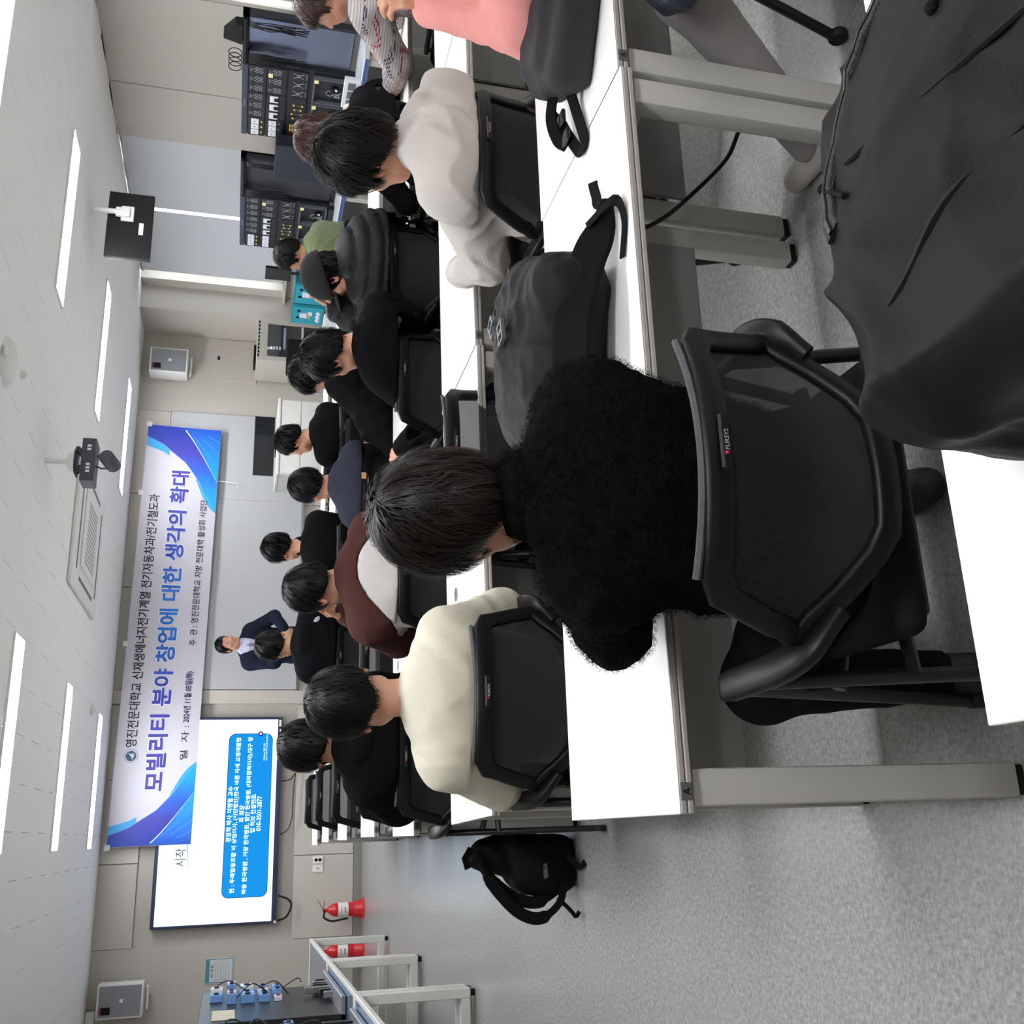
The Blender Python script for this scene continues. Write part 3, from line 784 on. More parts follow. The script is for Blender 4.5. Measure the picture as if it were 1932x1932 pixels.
def sdf_mesh(fn, lo, hi, h):
    lo = np.array(lo, float); n = np.ceil((np.array(hi)-lo)/h).astype(int)+1
    ax = [lo[i]+h*np.arange(n[i]) for i in range(3)]
    P = np.stack(np.meshgrid(*ax, indexing='ij'), -1).astype(f32)
    F = np.asarray(fn(P), dtype=f32)
    F[0], F[-1], F[:, 0], F[:, -1], F[:, :, 0], F[:, :, -1] = [np.maximum(q, h*.5) for q in (F[0], F[-1], F[:, 0], F[:, -1], F[:, :, 0], F[:, :, -1])]
    Sg = F < 0; c = [n[i]-1 for i in range(3)]
    def sh(A, o): return A[o[0]:o[0]+c[0], o[1]:o[1]+c[1], o[2]:o[2]+c[2]]
    cnt = sum(sh(Sg, (i, j, k)).astype(np.int8) for i in (0, 1) for j in (0, 1) for k in (0, 1))
    act = (cnt > 0) & (cnt < 8); idx = np.full(act.shape, -1, np.int64); m = int(act.sum()); idx[act] = np.arange(m)
    pos = np.zeros((m, 3)); num = np.zeros(m)
    for a, b in EDG:
        fa, fb = sh(F, a)[act], sh(F, b)[act]; q = (fa < 0) != (fb < 0)
        t = np.where(q, fa/np.where(q, fa-fb, 1), 0)
        pos += q[:, None]*(np.array(a)+t[:, None]*(np.array(b)-np.array(a))); num += q
    v = lo+h*(np.argwhere(act)+pos/num[:, None])
    fs = []
    for ax_ in range(3):
        o1, o2 = [(1, 2), (2, 0), (0, 1)][ax_]
        sl = [slice(1, -1)]*3; s0 = list(sl); s1 = list(sl); s0[ax_] = slice(0, -1); s1[ax_] = slice(1, None)
        A, B = Sg[tuple(s0)], Sg[tuple(s1)]; e = np.argwhere(A != B); sgn = A[A != B]
        base = e.copy(); base[:, o1] += 1; base[:, o2] += 1
        def cell(d1, d2):
            q = base.copy(); q[:, o1] -= d1; q[:, o2] -= d2; return idx[q[:, 0], q[:, 1], q[:, 2]]
        quad = np.stack([cell(1, 1), cell(0, 1), cell(0, 0), cell(1, 0)], 1)
        quad[~sgn] = quad[~sgn][:, ::-1]; fs.append(quad)
    f = np.concatenate(fs); f = f[(f >= 0).all(1)]
    return v, f
def np_mesh(name, parts, origin=(0, 0, 0), colors=None, smooth=True, mi=False):
    """parts: list of (verts, quads) joined into one mesh"""
    vs, fs, o = [], [], 0
    for v, f in parts: vs.append(v); fs.append(f+o); o += len(v)
    v = np.concatenate(vs)-np.array(origin); f = np.concatenate(fs)
    me = bpy.data.meshes.new(name)
    me.vertices.add(len(v)); me.vertices.foreach_set('co', v.astype(f32).ravel())
    k = f.shape[1]
    me.loops.add(f.size); me.loops.foreach_set('vertex_index', f.astype(np.int32).ravel())
    me.polygons.add(len(f)); me.polygons.foreach_set('loop_start', np.arange(0, f.size, k, dtype=np.int32))
    me.polygons.foreach_set('use_smooth', np.full(len(f), smooth))
    if mi: me.polygons.foreach_set('material_index', np.concatenate([np.full(len(q[1]), i) for i, q in enumerate(parts)]).astype(np.int32))
    me.update(calc_edges=True); me.validate()
    if colors is not None:
        at = me.color_attributes.new('tint', 'FLOAT_COLOR', 'POINT')
        at.data.foreach_set('color', np.concatenate([colors, np.ones((len(colors), 1))], 1).astype(f32).ravel())
    return me
def relax(v, f, it=1, lam=.5):
    e = np.concatenate([f[:, [0, 1]], f[:, [1, 2]], f[:, [2, 3]], f[:, [3, 0]]])
    for _ in range(it):
        s = np.zeros_like(v); c = np.zeros(len(v))
        for a, b in ((0, 1), (1, 0)):
            np.add.at(s, e[:, a], v[e[:, b]]); np.add.at(c, e[:, a], 1)
        v = v+lam*(s/np.maximum(c, 1)[:, None]-v)
    return v
def vnormals(v, f):
    n = np.cross(v[f[:, 2]]-v[f[:, 0]], v[f[:, 3]]-v[f[:, 1]]); N_ = np.zeros_like(v)
    for k in range(4): np.add.at(N_, f[:, k], n)
    return N_/np.maximum(np.linalg.norm(N_, axis=1), 1e-9)[:, None]
# ================================================================== people
M_skin = mat('skin', (205, 152, 124), .5, spec=.35, bump=(160, .05, 2), attr='tint')
M_hair = mat('hair_black', (15, 13, 12), .45, spec=.2, attr='tint')
M_cap = mat('hair_under', (9, 8, 8), .95, spec=.08)
M_hairb = mat('hair_brown', (62, 40, 33), .42, spec=.5, attr='tint')
M_eye = mat('eye_white', (225, 220, 215), .2); M_iris = mat('iris', (25, 18, 15), .15)
M_shoe = mat('shoe_dark', (32, 32, 35), .6); M_shoew = mat('shoe_white', (205, 200, 195), .6)
def fabric(name, col, rough=.85, scale=350, st=.25, sheen=.15, vary=.06):
    return mat(name, col, rough, bump=(scale, st, 3), vary=(9, vary), sheen=sheen if sum(col) > 200 else 0, spec=.2 if sum(col) > 200 else .07)

def rot(yaw, pitch=0, roll=0):
    """columns right, forward, up of a frame that looks along +Y turned clockwise by yaw, nodding by pitch"""
    cy, sy = math.cos(yaw), math.sin(yaw)
    A = np.array([[cy, sy, 0], [-sy, cy, 0], [0, 0, 1]])
    cp, sp = math.cos(-pitch), math.sin(-pitch)
    B = np.array([[1, 0, 0], [0, cp, -sp], [0, sp, cp]])
    cr, s_r = math.cos(roll), math.sin(roll)
    C = np.array([[cr, 0, s_r], [0, 1, 0], [-s_r, 0, cr]])
    return A@B@C
def ik(a, c, la, lb, hint):
    a, c, hint = map(lambda q: np.array(q, float), (a, c, hint))
    d = c-a; L_ = np.linalg.norm(d); L_ = min(L_, (la+lb)*.999); u = d/np.linalg.norm(d)
    x = (la*la-lb*lb+L_*L_)/(2*L_); hh = math.sqrt(max(0, la*la-x*x))
    w = hint-a; w = w-u*(w@u); w = w/max(1e-6, np.linalg.norm(w))
    return a+u*x+w*hh, a+u*L_

def hand_fn(w, d, n, side, curl=.5, sc=1.):
    """w wrist, d direction of the fingers, n back-of-hand normal, side +1: thumb to the +x side of (d,n)"""
    w, d, n = [np.array(q, float) for q in (w, d, n)]; d = d/np.linalg.norm(d); n = n-d*(n@d); n = n/np.linalg.norm(n); x = np.cross(d, n)*side
    pr = []
    pr.append(('c', w, w+d*.045*sc, .021*sc, .024*sc, n, .62))
    for k in range(4):
        b0 = w+d*.02*sc+x*(.026-.0175*k)*.5*sc; b1 = w+d*(.088-.004*abs(k-1)-.006*(k == 3))*sc+x*(.030-.0195*k)*sc
        pr.append(('c', b0, b1, .014*sc, .0105*sc, n, .85))
        L_ = [.041, .046, .043, .033][k]*sc; p = b1; ang = 0
        for j, (q, r0, r1) in enumerate(((1, .0098, .009), (.68, .009, .0083), (.52, .0083, .0068))):
            ang += curl*(.75, 1.0, .7)[j]
            e = d*math.cos(ang)-n*math.sin(ang)+x*(.09-.06*k)*(1-curl)
            p2 = p+e/np.linalg.norm(e)*L_*q; pr.append(('c', p, p2, r0*sc, r1*sc, None, 1)); p = p2
    t0 = w+d*.018*sc+x*.016*sc; t1 = t0+(d*.55+x*.75-n*.25)*.042*sc
    t2 = t1+(d*.85+x*.35-n*.3*(.5+curl))*.032*sc; t3 = t2+(d*.9+x*.05-n*.35*(.4+curl))*.026*sc
    pr += [('c', t0, t1, .016*sc, .0125*sc, None, 1), ('c', t1, t2, .0115*sc, .01*sc, None, 1), ('c', t2, t3, .0098*sc, .0078*sc, None, 1)]
    def fn(P):
        return U([cone(P, q[1], q[2], q[3], q[4], q[5], q[6]) for q in pr], .007*sc)
    pts = np.array([q[1] for q in pr]+[q[2] for q in pr])
    return fn, pts.min(0)-.025, pts.max(0)+.025

def head_fn(P, sc=1.):
    """P in head space (x right, y forward, z up), already divided by scale"""
    d = ell(P, (0, -.012, .028), (.075, .094, .093))
    d = smin(d, ell(P, (0, .03, -.04), (.06, .064, .074)), .04)
    d = smin(d, ell(P, (0, .052, -.09), (.026, .024, .02)), .03)                 # chin
    d = smin(d, cone(P, (-.045, .02, -.065), (-.02, .06, -.092), .018, .014), .03)
    d = smin(d, cone(P, (.045, .02, -.065), (.02, .06, -.092), .018, .014), .03)
    d = smin(d, cone(P, (-.034, .068, .026), (.034, .068, .026), .012, .012), .02)   # brow
    for s in (-1, 1):
        d = smin(d, ell(P, (s*.042, .06, -.022), (.022, .02, .02)), .02)            # cheek
        d = -smin(-d, ell(P, (s*.031, .093, .006), (.018, .016, .012)), .012)        # eye socket
        d = smin(d, ell(P, (s*.031, .073, .009), (.0155, .014, .009)), .006)         # lid
    d = smin(d, cone(P, (0, .082, .012), (0, .104, -.03), .008, .0125), .012)        # nose
    for s in (-1, 1): d = smin(d, ell(P, (s*.012, .094, -.035), (.008, .01, .007)), .006)
    d = smin(d, ell(P, (0, .087, -.057), (.022, .011, .006)), .007)                  # lips
    d = smin(d, ell(P, (0, .085, -.067), (.018, .010, .0065)), .007)
    for s in (-1, 1):
        c, s_n = math.cos(.35*s), math.sin(.35*s)
        Rm = np.array([[c, -s_n, 0], [s_n, c, 0], [0, 0, 1]]).T
        e = ell(P, (s*.080, -.014, -.006), (.0085, .020, .033), Rm)
        e = -smin(-e, ell(P, (s*.089, -.008, -.004), (.007, .011, .02), Rm), .006)
        d = smin(d, e, .007)
    return d
def hair_base(P, st):
    th = st.get('th', .014)
    d = ell(P, (0, -.014, .032), (.077+th, .096+th, .094+th))
    d = smin(d, ell(P, (0, -.058, -.03), (.054+th*.5, .046+th*.4, .06)), .03)
    if st.get('fringe', 0):
        d = smin(d, ell(P, (0, .05, .06), (.058, .045, .045)), .03)
    if st.get('long', 0):
        d = smin(d, ell(P, (0, -.05, -.05), (.085, .055, .1)), .03)
    return d
def hair_keep(P, st):
    """positive outside of the haircut"""
    y = P[..., 1]; z = P[..., 2]; x = np.abs(P[..., 0])
    ss = lambda a, b: np.clip((y-a)/(b-a), 0, 1)
    nape, ear, fore = st.get('nape', -.078), st.get('ear', .012), st.get('fore', .05)
    zc = nape+ss(-.055, -.005)*(ear-nape)+ss(.03, .062)*(fore-ear)
    burn = np.where((y > .004) & (y < .035), st.get('burn', -.03), 0)
    zc = zc+burn*(x > .05)+np.where(y < -.03, np.clip(x-.02, 0, 1)*st.get('taper', .55), 0)
    return zc-z
def ribbons(v0, flow, project, keep, n, steps, step, width, lift, seed, jit=.25, curl=0.):
    g = np.random.RandomState(seed)
    cl = 5; gi = np.repeat(np.arange(n//cl+1), cl)[:n]; gs = g.randint(0, len(v0), n//cl+1)
    p = v0[gs][gi]+g.normal(size=(n, 3))*.0035
    p, nn = project(p); tint = g.uniform(.35, 1.2, n)+1.6*(g.uniform(0, 1, n) < .22)*g.uniform(.3, 1, n)
    side = (g.normal(size=(n//cl+1, 3))*jit)[gi]+g.normal(size=(n, 3))*jit*.25; lf = lift*(g.uniform(.1, 1, n//cl+1)**1.3)[gi]*g.uniform(.8, 1.2, n)
    pts = [p+nn*lf[:, None]*.3]; nrm = [nn]; alive = np.ones(n, bool); al = [alive.copy()]
    ph = g.uniform(0, 6.28, n); endk = g.uniform(-.006, .014, n)
    for i in range(steps):
        d = flow(p)+side+(curl*np.sin(ph+i*1.3))[:, None]*np.cross(nn, flow(p))
        d = d-nn*(d*nn).sum(1)[:, None]; d = d/np.maximum(np.linalg.norm(d, axis=1), 1e-6)[:, None]
        p = p+d*step; p, nn = project(p)
        alive = alive & (keep(p) < endk); al.append(alive.copy())
        k = (i+1)/steps
        pts.append(p+nn*(lf*(.3+.7*math.sin(k*2.6)))[:, None]); nrm.append(nn)
    V_, F_, T_ = [], [], []
    o = 0; pts = np.array(pts); nrm = np.array(nrm); al = np.array(al)
    ln = al.sum(0)
    for s in range(n):
        m = ln[s]
        if m < 3: continue
        q = pts[:m, s]; t = np.gradient(q, axis=0); w = np.cross(nrm[:m, s], t); w = w/np.maximum(np.linalg.norm(w, axis=1), 1e-9)[:, None]
        tp = np.sin(np.linspace(.35, 3.0, m))**.5*width*.5
        V_.append(np.concatenate([q-w*tp[:, None], q+w*tp[:, None]]))
        i = np.arange(m-1); F_.append(np.stack([i, i+1, i+1+m, i+m], 1)+o); o += 2*m
        T_.append(np.full(2*m, tint[s]))
    return np.concatenate(V_), np.concatenate(F_), np.concatenate(T_)
def build_hair(t, Rh, hc, sc, st, base, m, strands, wid, seed, h):
    noi = st.get('wave', .0035)
    def fnl(P):
        d = hair_base(P, st)
        # locks running away from the whorl
        wx, wy = st.get('whorl', (.01, -.05))
        ang = np.arctan2(P[..., 0]-wx, P[..., 1]-wy)
        r_ = np.sqrt((P[..., 0]-wx)**2+(P[..., 1]-wy)**2+(P[..., 2]-st.get('wz', .12))**2)
        d = d+noi*np.sin(ang*23+8*r_+3*wob(P, 25, seed, 4))*np.clip(r_/.08, 0, 1)+noi*wob(P, 55, seed+1, 6)+noi*.8*wob(P, 120, seed+2, 6)
        return -smin(-d, -hair_keep(P, st)*.8, .006)
    v, f = sdf_mesh(fnl, (-.125, -.15, -.19 if st.get('long') else -.13), (.125, .14, .17), h/sc)
    parts = [(v, f)]; tints = [np.ones(len(v))*.45]
    if strands:
        def project(p):
            for _ in range(3):
                e = 1e-3; d = hair_base(p.astype(f32), st)
                gr = np.stack([hair_base((p+e*np.eye(3)[i]).astype(f32), st)-d for i in range(3)], 1)/e
                nn = gr/np.maximum(np.linalg.norm(gr, axis=1), 1e-6)[:, None]
                p = p-nn*d[:, None]
            return p, nn
        wx, wy = st.get('whorl', (.01, -.05))
        w0 = np.array((wx, wy, st.get('wz', .13)))
        def flow(p):
            q = p-w0; r_ = np.linalg.norm(q, axis=1)[:, None]
            return q/np.maximum(r_, 1e-4)+np.array((0, .0, -.35))+st.get('swirl', .35)*np.cross(q/np.maximum(r_, 1e-4), (0, 0, 1.))
        V_, F_, T_ = ribbons(v[hair_keep(v, st) < -.012], flow, project, lambda p: hair_keep(p, st), strands, st.get('steps', 9), .0095, wid, st.get('lift', .011), seed, st.get('jit', .3), st.get('curl', 0))
        parts.append((V_, F_)); tints.append(T_)
    parts = [((a*sc)@Rh.T+hc, b) for a, b in parts]
    tv_ = np.concatenate(tints); col = np.stack([tv_]*3, 1)
    return obj('hair', np_mesh('hair', parts, base, col, mi=True), [M_cap if not st.get('curl') else m, m], t)

def person(label, head, hip, yaw=0., hyaw=None, hpitch=.25, hroll=0., sw=.185, group=None, top=None, ease=.016, fold=.005, slouch=.05,
           lh=None, rh=None, lel=None, rel=None, lhand=None, rhand=None, seated=True, knees=None, feet=None, pants=None, shoes=None,
           el=None, er=None, hair=None, hairm=None, strands=700, swid=.0024, h=.011, sc=1., style=(), collar=None, girth=1., armr=1., name='person', topname='shirt',
           seed=1, extra=None, toes=None, neck=.012, split=None, tilt=0., legs=True, skin=None, headscale=1., hem=None, quilt=0, fuzz=0, sleeve=1., chair=None):
    """everything in world coordinates; head = centre of the skull, hip = x,y (and z) of the pelvis"""
    hyaw = yaw if hyaw is None else hyaw
    head = np.array(head, float); hz = .56 if seated else .93*sc
    hip = np.array((hip[0], hip[1], hip[2] if len(hip) > 2 else hz), float)
    base = np.array((hip[0], hip[1], 0.)); t = thing(name, label, 'person', tuple(base), 0, group)
    A = rot(yaw); r_, f_, u_ = A[:, 0], A[:, 1], A[:, 2]
    Rh = rot(hyaw, hpitch, hroll); hs = sc*headscale
    piv = head+Rh@np.array((0, -.03, -.085))*hs           # skull base
    c7 = head+Rh@np.array((0, -.06, -.13))*hs+f_*-.012+u_*(-.045-neck)
    mid = hip*.5+c7*.5-f_*slouch; ch = hip*.22+c7*.78-f_*slouch*.6
    ru = r_*math.cos(tilt)+u_*math.sin(tilt)
    shc = c7-u_*.052*sc+f_*.03
    sw = sw*.87
    sl, sr_ = shc-ru*sw*sc, shc+ru*sw*sc
    la, lb = .29*sc, .26*sc
    def default(side): return hip+f_*.42+r_*side*.12+u_*.2 if seated else hip+r_*side*.28-u_*.12
    lh = default(-1) if lh is None else np.array(lh, float); rh = default(1) if rh is None else np.array(rh, float)
    el_l, wl = ik(sl, lh, la, lb, lel if lel is not None else (sl+lh)/2-r_*.2-u_*.25)
    el_r, wr_ = ik(sr_, rh, la, lb, rel if rel is not None else (sr_+rh)/2+r_*.2-u_*.25)
    if el is not None: el_l, wl = np.array(el, float), lh
    if er is not None: el_r, wr_ = np.array(er, float), rh
    hj = [hip-r_*.095*sc-u_*.02, hip+r_*.095*sc-u_*.02]
    if knees is None:
        knees = [hip+f_*.40+r_*s*.14+u_*(-.06) for s in (-1, 1)] if seated else [hip+r_*s*.1-u_*.45*sc+f_*.02 for s in (-1, 1)]
    if feet is None:
        feet = [np.array((k[0], k[1], .085))+f_*(.0 if seated else -.0) for k in np.array(knees)]
    knees = [np.array(k, float) for k in knees]; feet = [np.array(k, float) for k in feet]
    G = girth
    def torso(P, e):
        ds = [cone(P, hip+u_*.0, mid, (.155*G+e)*sc, (.150*G+e)*sc, f_, .64), cone(P, mid, ch, (.150*G+e)*sc, (.155*G+e)*sc, f_, .60),
              cone(P, sl*.8+sr_*.2-u_*.03, sr_*.8+sl*.2-u_*.03, (.085+e)*sc, (.085+e)*sc),
              cone(P, c7-u_*.05, sl+u_*.004, (.052+e*.6)*sc, (.05+e)*sc), cone(P, c7-u_*.05, sr_+u_*.004, (.052+e*.6)*sc, (.05+e)*sc)]
        return U(ds, .055)
    def arm(P, s, e, cut=1.):
        a, b, c = (sl, el_l, wl) if s < 0 else (sr_, el_r, wr_)
        q = armr
        d1 = cone(P, a, b, (.056*q+e)*sc, (.044*q+e)*sc)
        c2 = b+(c-b)*.985*cut
        return smin(d1, cone(P, b, c2, (.043*q+e)*sc, (.031*q+e*.8)*sc), .03)
    def leg(P, i, e):
        d1 = cone(P, hj[i], knees[i], (.082+e)*sc, (.056+e)*sc)
        return smin(d1, cone(P, knees[i], feet[i], (.054+e)*sc, (.036+e)*sc), .04)
    def clip(P, d, off):
        """clothes and back press flat against the chair"""
        if chair is None: return d
        cx, cy, ca = chair; c_a, s_a = math.cos(ca), math.sin(ca)
        X = (P[..., 0]-cx)*c_a+(P[..., 1]-cy)*s_a; Y = -(P[..., 0]-cx)*s_a+(P[..., 1]-cy)*c_a; Z = P[..., 2]
        wall = (-.265+.085*(X/.235)**2-(Z-.53)*.17+.02*np.sin((Z-.53)/.29*math.pi)+.024+off)-Y
        edge = np.maximum(np.maximum((Z-.85), (.49-Z)), np.abs(X)-.27)
        return np.maximum(d, np.minimum(wall, -edge*1.0))
    # ---- body: one skin; head and hands meshed finer
    ds_lo = np.minimum.reduce([hip-.25, sl-.12, sr_-.12, el_l-.1, el_r-.1, wl-.1, wr_-.1]+[k-.12 for k in knees]+[k-.12 for k in feet])
    ds_hi = np.maximum.reduce([hip+.25, sl+.12, sr_+.12, c7+.1, el_l+.1, el_r+.1, wl+.1, wr_+.1]+[k+.12 for k in knees]+[k+.12 for k in feet])
    def bodyf(P):
        d = U([torso(P, -.012), arm(P, -1, -.004), arm(P, 1, -.004), cone(P, c7-u_*.02, piv, .052*sc, .05*sc)], .04)
        return np.minimum(clip(P, d, .012), U([leg(P, 0, -.006), leg(P, 1, -.006), ell(P, hip, (.15*sc, .12*sc, .11*sc), rot(yaw))], .05))
    hb = max(h*1.5, .014)
    parts = [sdf_mesh(bodyf, ds_lo, ds_hi, hb)]
    cols = [np.ones((len(parts[0][0]), 3))]
    def neckhead(P):
        Q = ((P-head.astype(f32))@Rh.astype(f32))/f32(hs)
        d = head_fn(Q)*hs
        return smin(d, cone(P, c7-u_*.03, piv, .054*sc, .050*sc), .03)
    hv, hf = sdf_mesh(neckhead, np.minimum(head, c7)-.15, np.maximum(head, c7)+.15, max(.0045, h*.55))
    Q = ((hv-head)@Rh)/hs; cc = np.ones((len(hv), 3))
    lips = np.exp(-((Q[:, 0]/.02)**2+((Q[:, 1]-.094)/.012)**2+((Q[:, 2]+.062)/.009)**2)*1.2)[:, None]
    ears = np.clip((np.abs(Q[:, 0])-.072)/.012, 0, 1)[:, None]*(np.abs(Q[:, 2]) < .05)[:, None]
    cc = cc*(1-lips*np.array((.18, .42, .36)))*(1-ears*np.array((.03, .2, .2)))
    parts.append((hv, hf)); cols.append(cc)
    for w, e, sp, s in ((wl, el_l, lhand, -1), (wr_, el_r, rhand, 1)):
        d = (w-e)/np.linalg.norm(w-e)
        n = np.array((0, 0, 1.)); curl = .45
        if sp is not None:
            d = np.array(sp[0], float) if sp[0] is not None else d; n = np.array(sp[1], float); curl = sp[2]
        fn, lo, hi = hand_fn(w-d*.005, d, n, -s if True else s, curl, sc)
        q = sdf_mesh(fn, lo, hi, max(.0045, min(.006, h*.6))); parts.append(q); cols.append(np.ones((len(q[0]), 3)))
    obj('body', np_mesh('body', parts, base, np.concatenate(cols)), skin or M_skin, t)
    # ---- eyes and brows
    ey = MB(); ir = MB(); br = MB()
    for s in (-1, 1):
        P_ = head+Rh@np.array((s*.031, .0765, .006))*hs-base
        ey.ball(tuple(P_), .0105*hs, 8); ir.ball(tuple(head+Rh@np.array((s*.031, .0833, .0055))*hs-base), .0052*hs, 8)
        br.sweep([tuple(head+Rh@np.array((s*(.016+.03*q), .0855-.012*q*q-.002, .030-.003*q*q))*hs-base) for q in (0, .25, .5, .75, 1)], tuple(Rh[:, 1]), .006*hs, .003*hs)
    ey.build('eyes', M_eye, t, smooth=True); ir.build('irises', M_iris, t, smooth=True); br.build('eyebrows', M_hair if hairm is None else hairm, t)
    # ---- hair
    hst = dict(hair or {}); 
    if hst is not None: build_hair(t, Rh, head, hs, hst, base, hairm or M_hair, strands, swid, seed, max(.005, h*.6))
    # ---- top
    info = dict(hip=hip, mid=mid, ch=ch, c7=c7, sl=sl, sr=sr_, el_l=el_l, el_r=el_r, wl=wl, wr=wr_, r=r_, f=f_, u=u_, head=head, Rh=Rh, base=base, t=t, torso=torso, arm=arm, piv=piv, sc=sc)
    hemz = hip[2]-.06 if hem is None else hem
    ax = (c7-hip)/np.linalg.norm(c7-hip)
    def topf(P):
        e = ease
        d = U([torso(P, e), arm(P, -1, e, sleeve), arm(P, 1, e, sleeve)], .035)
        if fold:
            d = d-fold*1.5*ridge(P, 34, seed, 3, (1, 1, .8))-fold*.5*wob(P, 30, seed+4, 4)+fold*.6
        if quilt:
            s = ((P-hip.astype(f32))@ax.astype(f32))/quilt
            d = d-.018*np.abs(np.sin(math.pi*s))**.5+.006
        if fuzz: d = d-fuzz*wob(P, 150, seed+6, 6)-fuzz*.7*wob(P, 260, seed+7, 6)
        if extra: d = extra(P, d, info)
        return np.maximum(clip(P, d, 0), (hemz-P[..., 2]))
    lo = np.minimum.reduce([hip-.24*G, sl-.14, sr_-.14, el_l-.12, el_r-.12, wl-.1, wr_-.1]); hi = np.maximum.reduce([hip+.24*G, sl+.14, sr_+.14, c7+.14, el_l+.12, el_r+.12, wl+.1, wr_+.1])
    tops = []
    if split is None:
        v, f = sdf_mesh(topf, lo, hi, h); tops.append((v, f))
        obj(topname, np_mesh(topname, [(v, f)], base), top, t)
    else:
        for nm, fn, m in split(info):
            v, f = sdf_mesh(lambda P: np.maximum(topf(P), fn(P)), lo, hi, h); tops.append((v, f))
            obj(nm, np_mesh(nm, [(v, f)], base), m, t)
    info['top'] = tops
    # ---- neck trim
    if collar:
        kind, cm = collar
        nd = (piv-c7)/np.linalg.norm(piv-c7)
        nd = nd*.55+u_*.35+f_*.25; nd = nd/np.linalg.norm(nd)
        if kind == 'crew':
            c0 = c7+f_*.026*sc+u_*.03
            ring = []
            x_ = r_; y_ = np.cross(nd, x_)
            for k in range(20):
                w = 2*math.pi*k/20; ring.append(tuple(c0+x_*math.cos(w)*.072*sc+y_*math.sin(w)*.070*sc-base))
            MB().sweep(ring, [tuple(np.array(q)-(c0-base)) for q in ring], .03, .009, closed=True).build('collar', cm, t, smooth=True)
        elif kind == 'turtle':
            a, b = c7+u_*.0+f_*.015, c7+nd*.075+f_*.02
            v, f = sdf_mesh(lambda P: U([cone(P, a, b, .07*sc, .062*sc)], .01)-.002*wob(P, 60, seed, 4), np.minimum(a, b)-.1, np.maximum(a, b)+.1, .007)
            obj('collar', np_mesh('collar', [(v, f)], base), cm, t)
        elif kind == 'hood':
            a = c7+u_*.012-f_*.045
            def hf_(P):
                d = ell(P, a-u_*.03-f_*.025, (.105*sc, .05*sc, .075*sc), rot(yaw, -.25))
                for s in (-1, 1): d = smin(d, cone(P, c7+r_*s*.075+u_*.005-f_*.03, c7+r_*s*.062+f_*.085-u_*.03, .036*sc, .026*sc), .04)
                d = smin(d, cone(P, c7-r_*.06-f_*.055+u_*.02, c7+r_*.06-f_*.055+u_*.02, .034, .034), .03)
                return d-.004*ridge(P, 30, seed+2, 3)
            v, f = sdf_mesh(hf_, a-.2, a+.2, max(.007, h*.8)); obj('hood', np_mesh('hood', [(v, f)], base), cm, t)
        elif kind == 'stand':
            a, b = c7-u_*.01+f_*.01, c7+nd*.05+f_*.018
            v, f = sdf_mesh(lambda P: cone(P, a, b, .086*sc, .078*sc)-.004*wob(P, 50, seed, 4)-(fuzz*wob(P, 170, seed, 5) if fuzz else 0), np.minimum(a, b)-.12, np.maximum(a, b)+.12, .006)
            obj('collar', np_mesh('collar', [(v, f)], base), cm, t); info['collar'] = (v, f)
    # ---- trousers and shoes
    pm = pants or fabric('trousers_black', (24, 24, 27))
    if legs:
        lo2 = np.minimum.reduce([hip-.2]+[k-.12 for k in knees]+[k-.1 for k in feet]); hi2 = np.maximum.reduce([hip+.2]+[k+.12 for k in knees]+[k+.1 for k in feet])
        def pf(P):
            d = U([leg(P, 0, .012), leg(P, 1, .012), ell(P, hip-u_*.02, (.17*sc*G, .14*sc*G, .12*sc), rot(yaw))], .05)-.006*ridge(P, 18, seed+3, 3)
            zt = min(feet[0][2], feet[1][2])
            return np.maximum(d, np.maximum(P[..., 2]-(hip[2]+.08), (zt-.01)-P[..., 2]))
        v, f = sdf_mesh(pf, lo2, hi2, max(.011, h*1.15)); obj('trousers', np_mesh('trousers', [(v, f)], base), pm, t)
        for ik_, k in enumerate(feet):
            td = f_ if toes is None else np.array(toes[ik_], float)/np.linalg.norm(toes[ik_])
            up = u_-td*(u_@td); up = up/np.linalg.norm(up)
            a, b = k-td*.045-up*.045, k+td*.15-up*.052
            v, f = sdf_mesh(lambda P: np.maximum(U([cone(P, a, b, .042*sc, .034*sc), cone(P, k-up*.01, a*.7+b*.3, .045*sc, .04*sc)], .03), -.083-((P-k.astype(f32))@up.astype(f32))), np.minimum(a, b)-.08, np.maximum(a, b)+.1, .011)
            obj('shoe', np_mesh('shoe', [(v, f)], base), shoes or M_shoe, t)
    return info
# ------------------------------------------------------------------ the students
def on_desk(x, row, dy=.12, dz=.0, dx=.13): return dict(lh=(x-dx, ROW[row]+dy, .765+dz), rh=(x+dx, ROW[row]+dy, .765+dz))
M_fleece = mat('black_fleece', (13, 13, 14), .95, bump=(220, .6, 4), spec=.06)
# black fleece, nearest
i1 = person(chair=(.5, 1.50, 0), label='student in a black fleece jacket bent over the desk with the black backpack', head=(.487, 1.5, 1.125), hip=(.49, 1.45), yaw=.02, hyaw=-.05, hpitch=.42, hroll=-.05,
            sw=.155, top=M_fleece, topname='fleece_jacket', ease=.020, fold=.007, fuzz=.0022, h=.0068, seed=11, girth=.98, armr=1.0, slouch=.03,
            lh=(.44, 1.80, .80), rh=(.56, 1.80, .80), el=(.325, 1.585, .84), er=(.585, 1.57, .87), collar=('stand', M_fleece),
            hair=dict(th=.016, wave=.004, nape=-.085, whorl=(.006, -.092), wz=.112, lift=0.014, jit=.3, steps=11, swirl=.25, ear=-.02), strands=5200, swid=.0017, hairm=mat('hair_darkbrown', (25, 19, 16), .45, spec=.2, attr='tint'),
            knees=[(.25, 1.72, .5), (.68, 1.75, .5)], feet=[(.27, 1.75, .085), (.68, 1.8, .085)], headscale=.97)
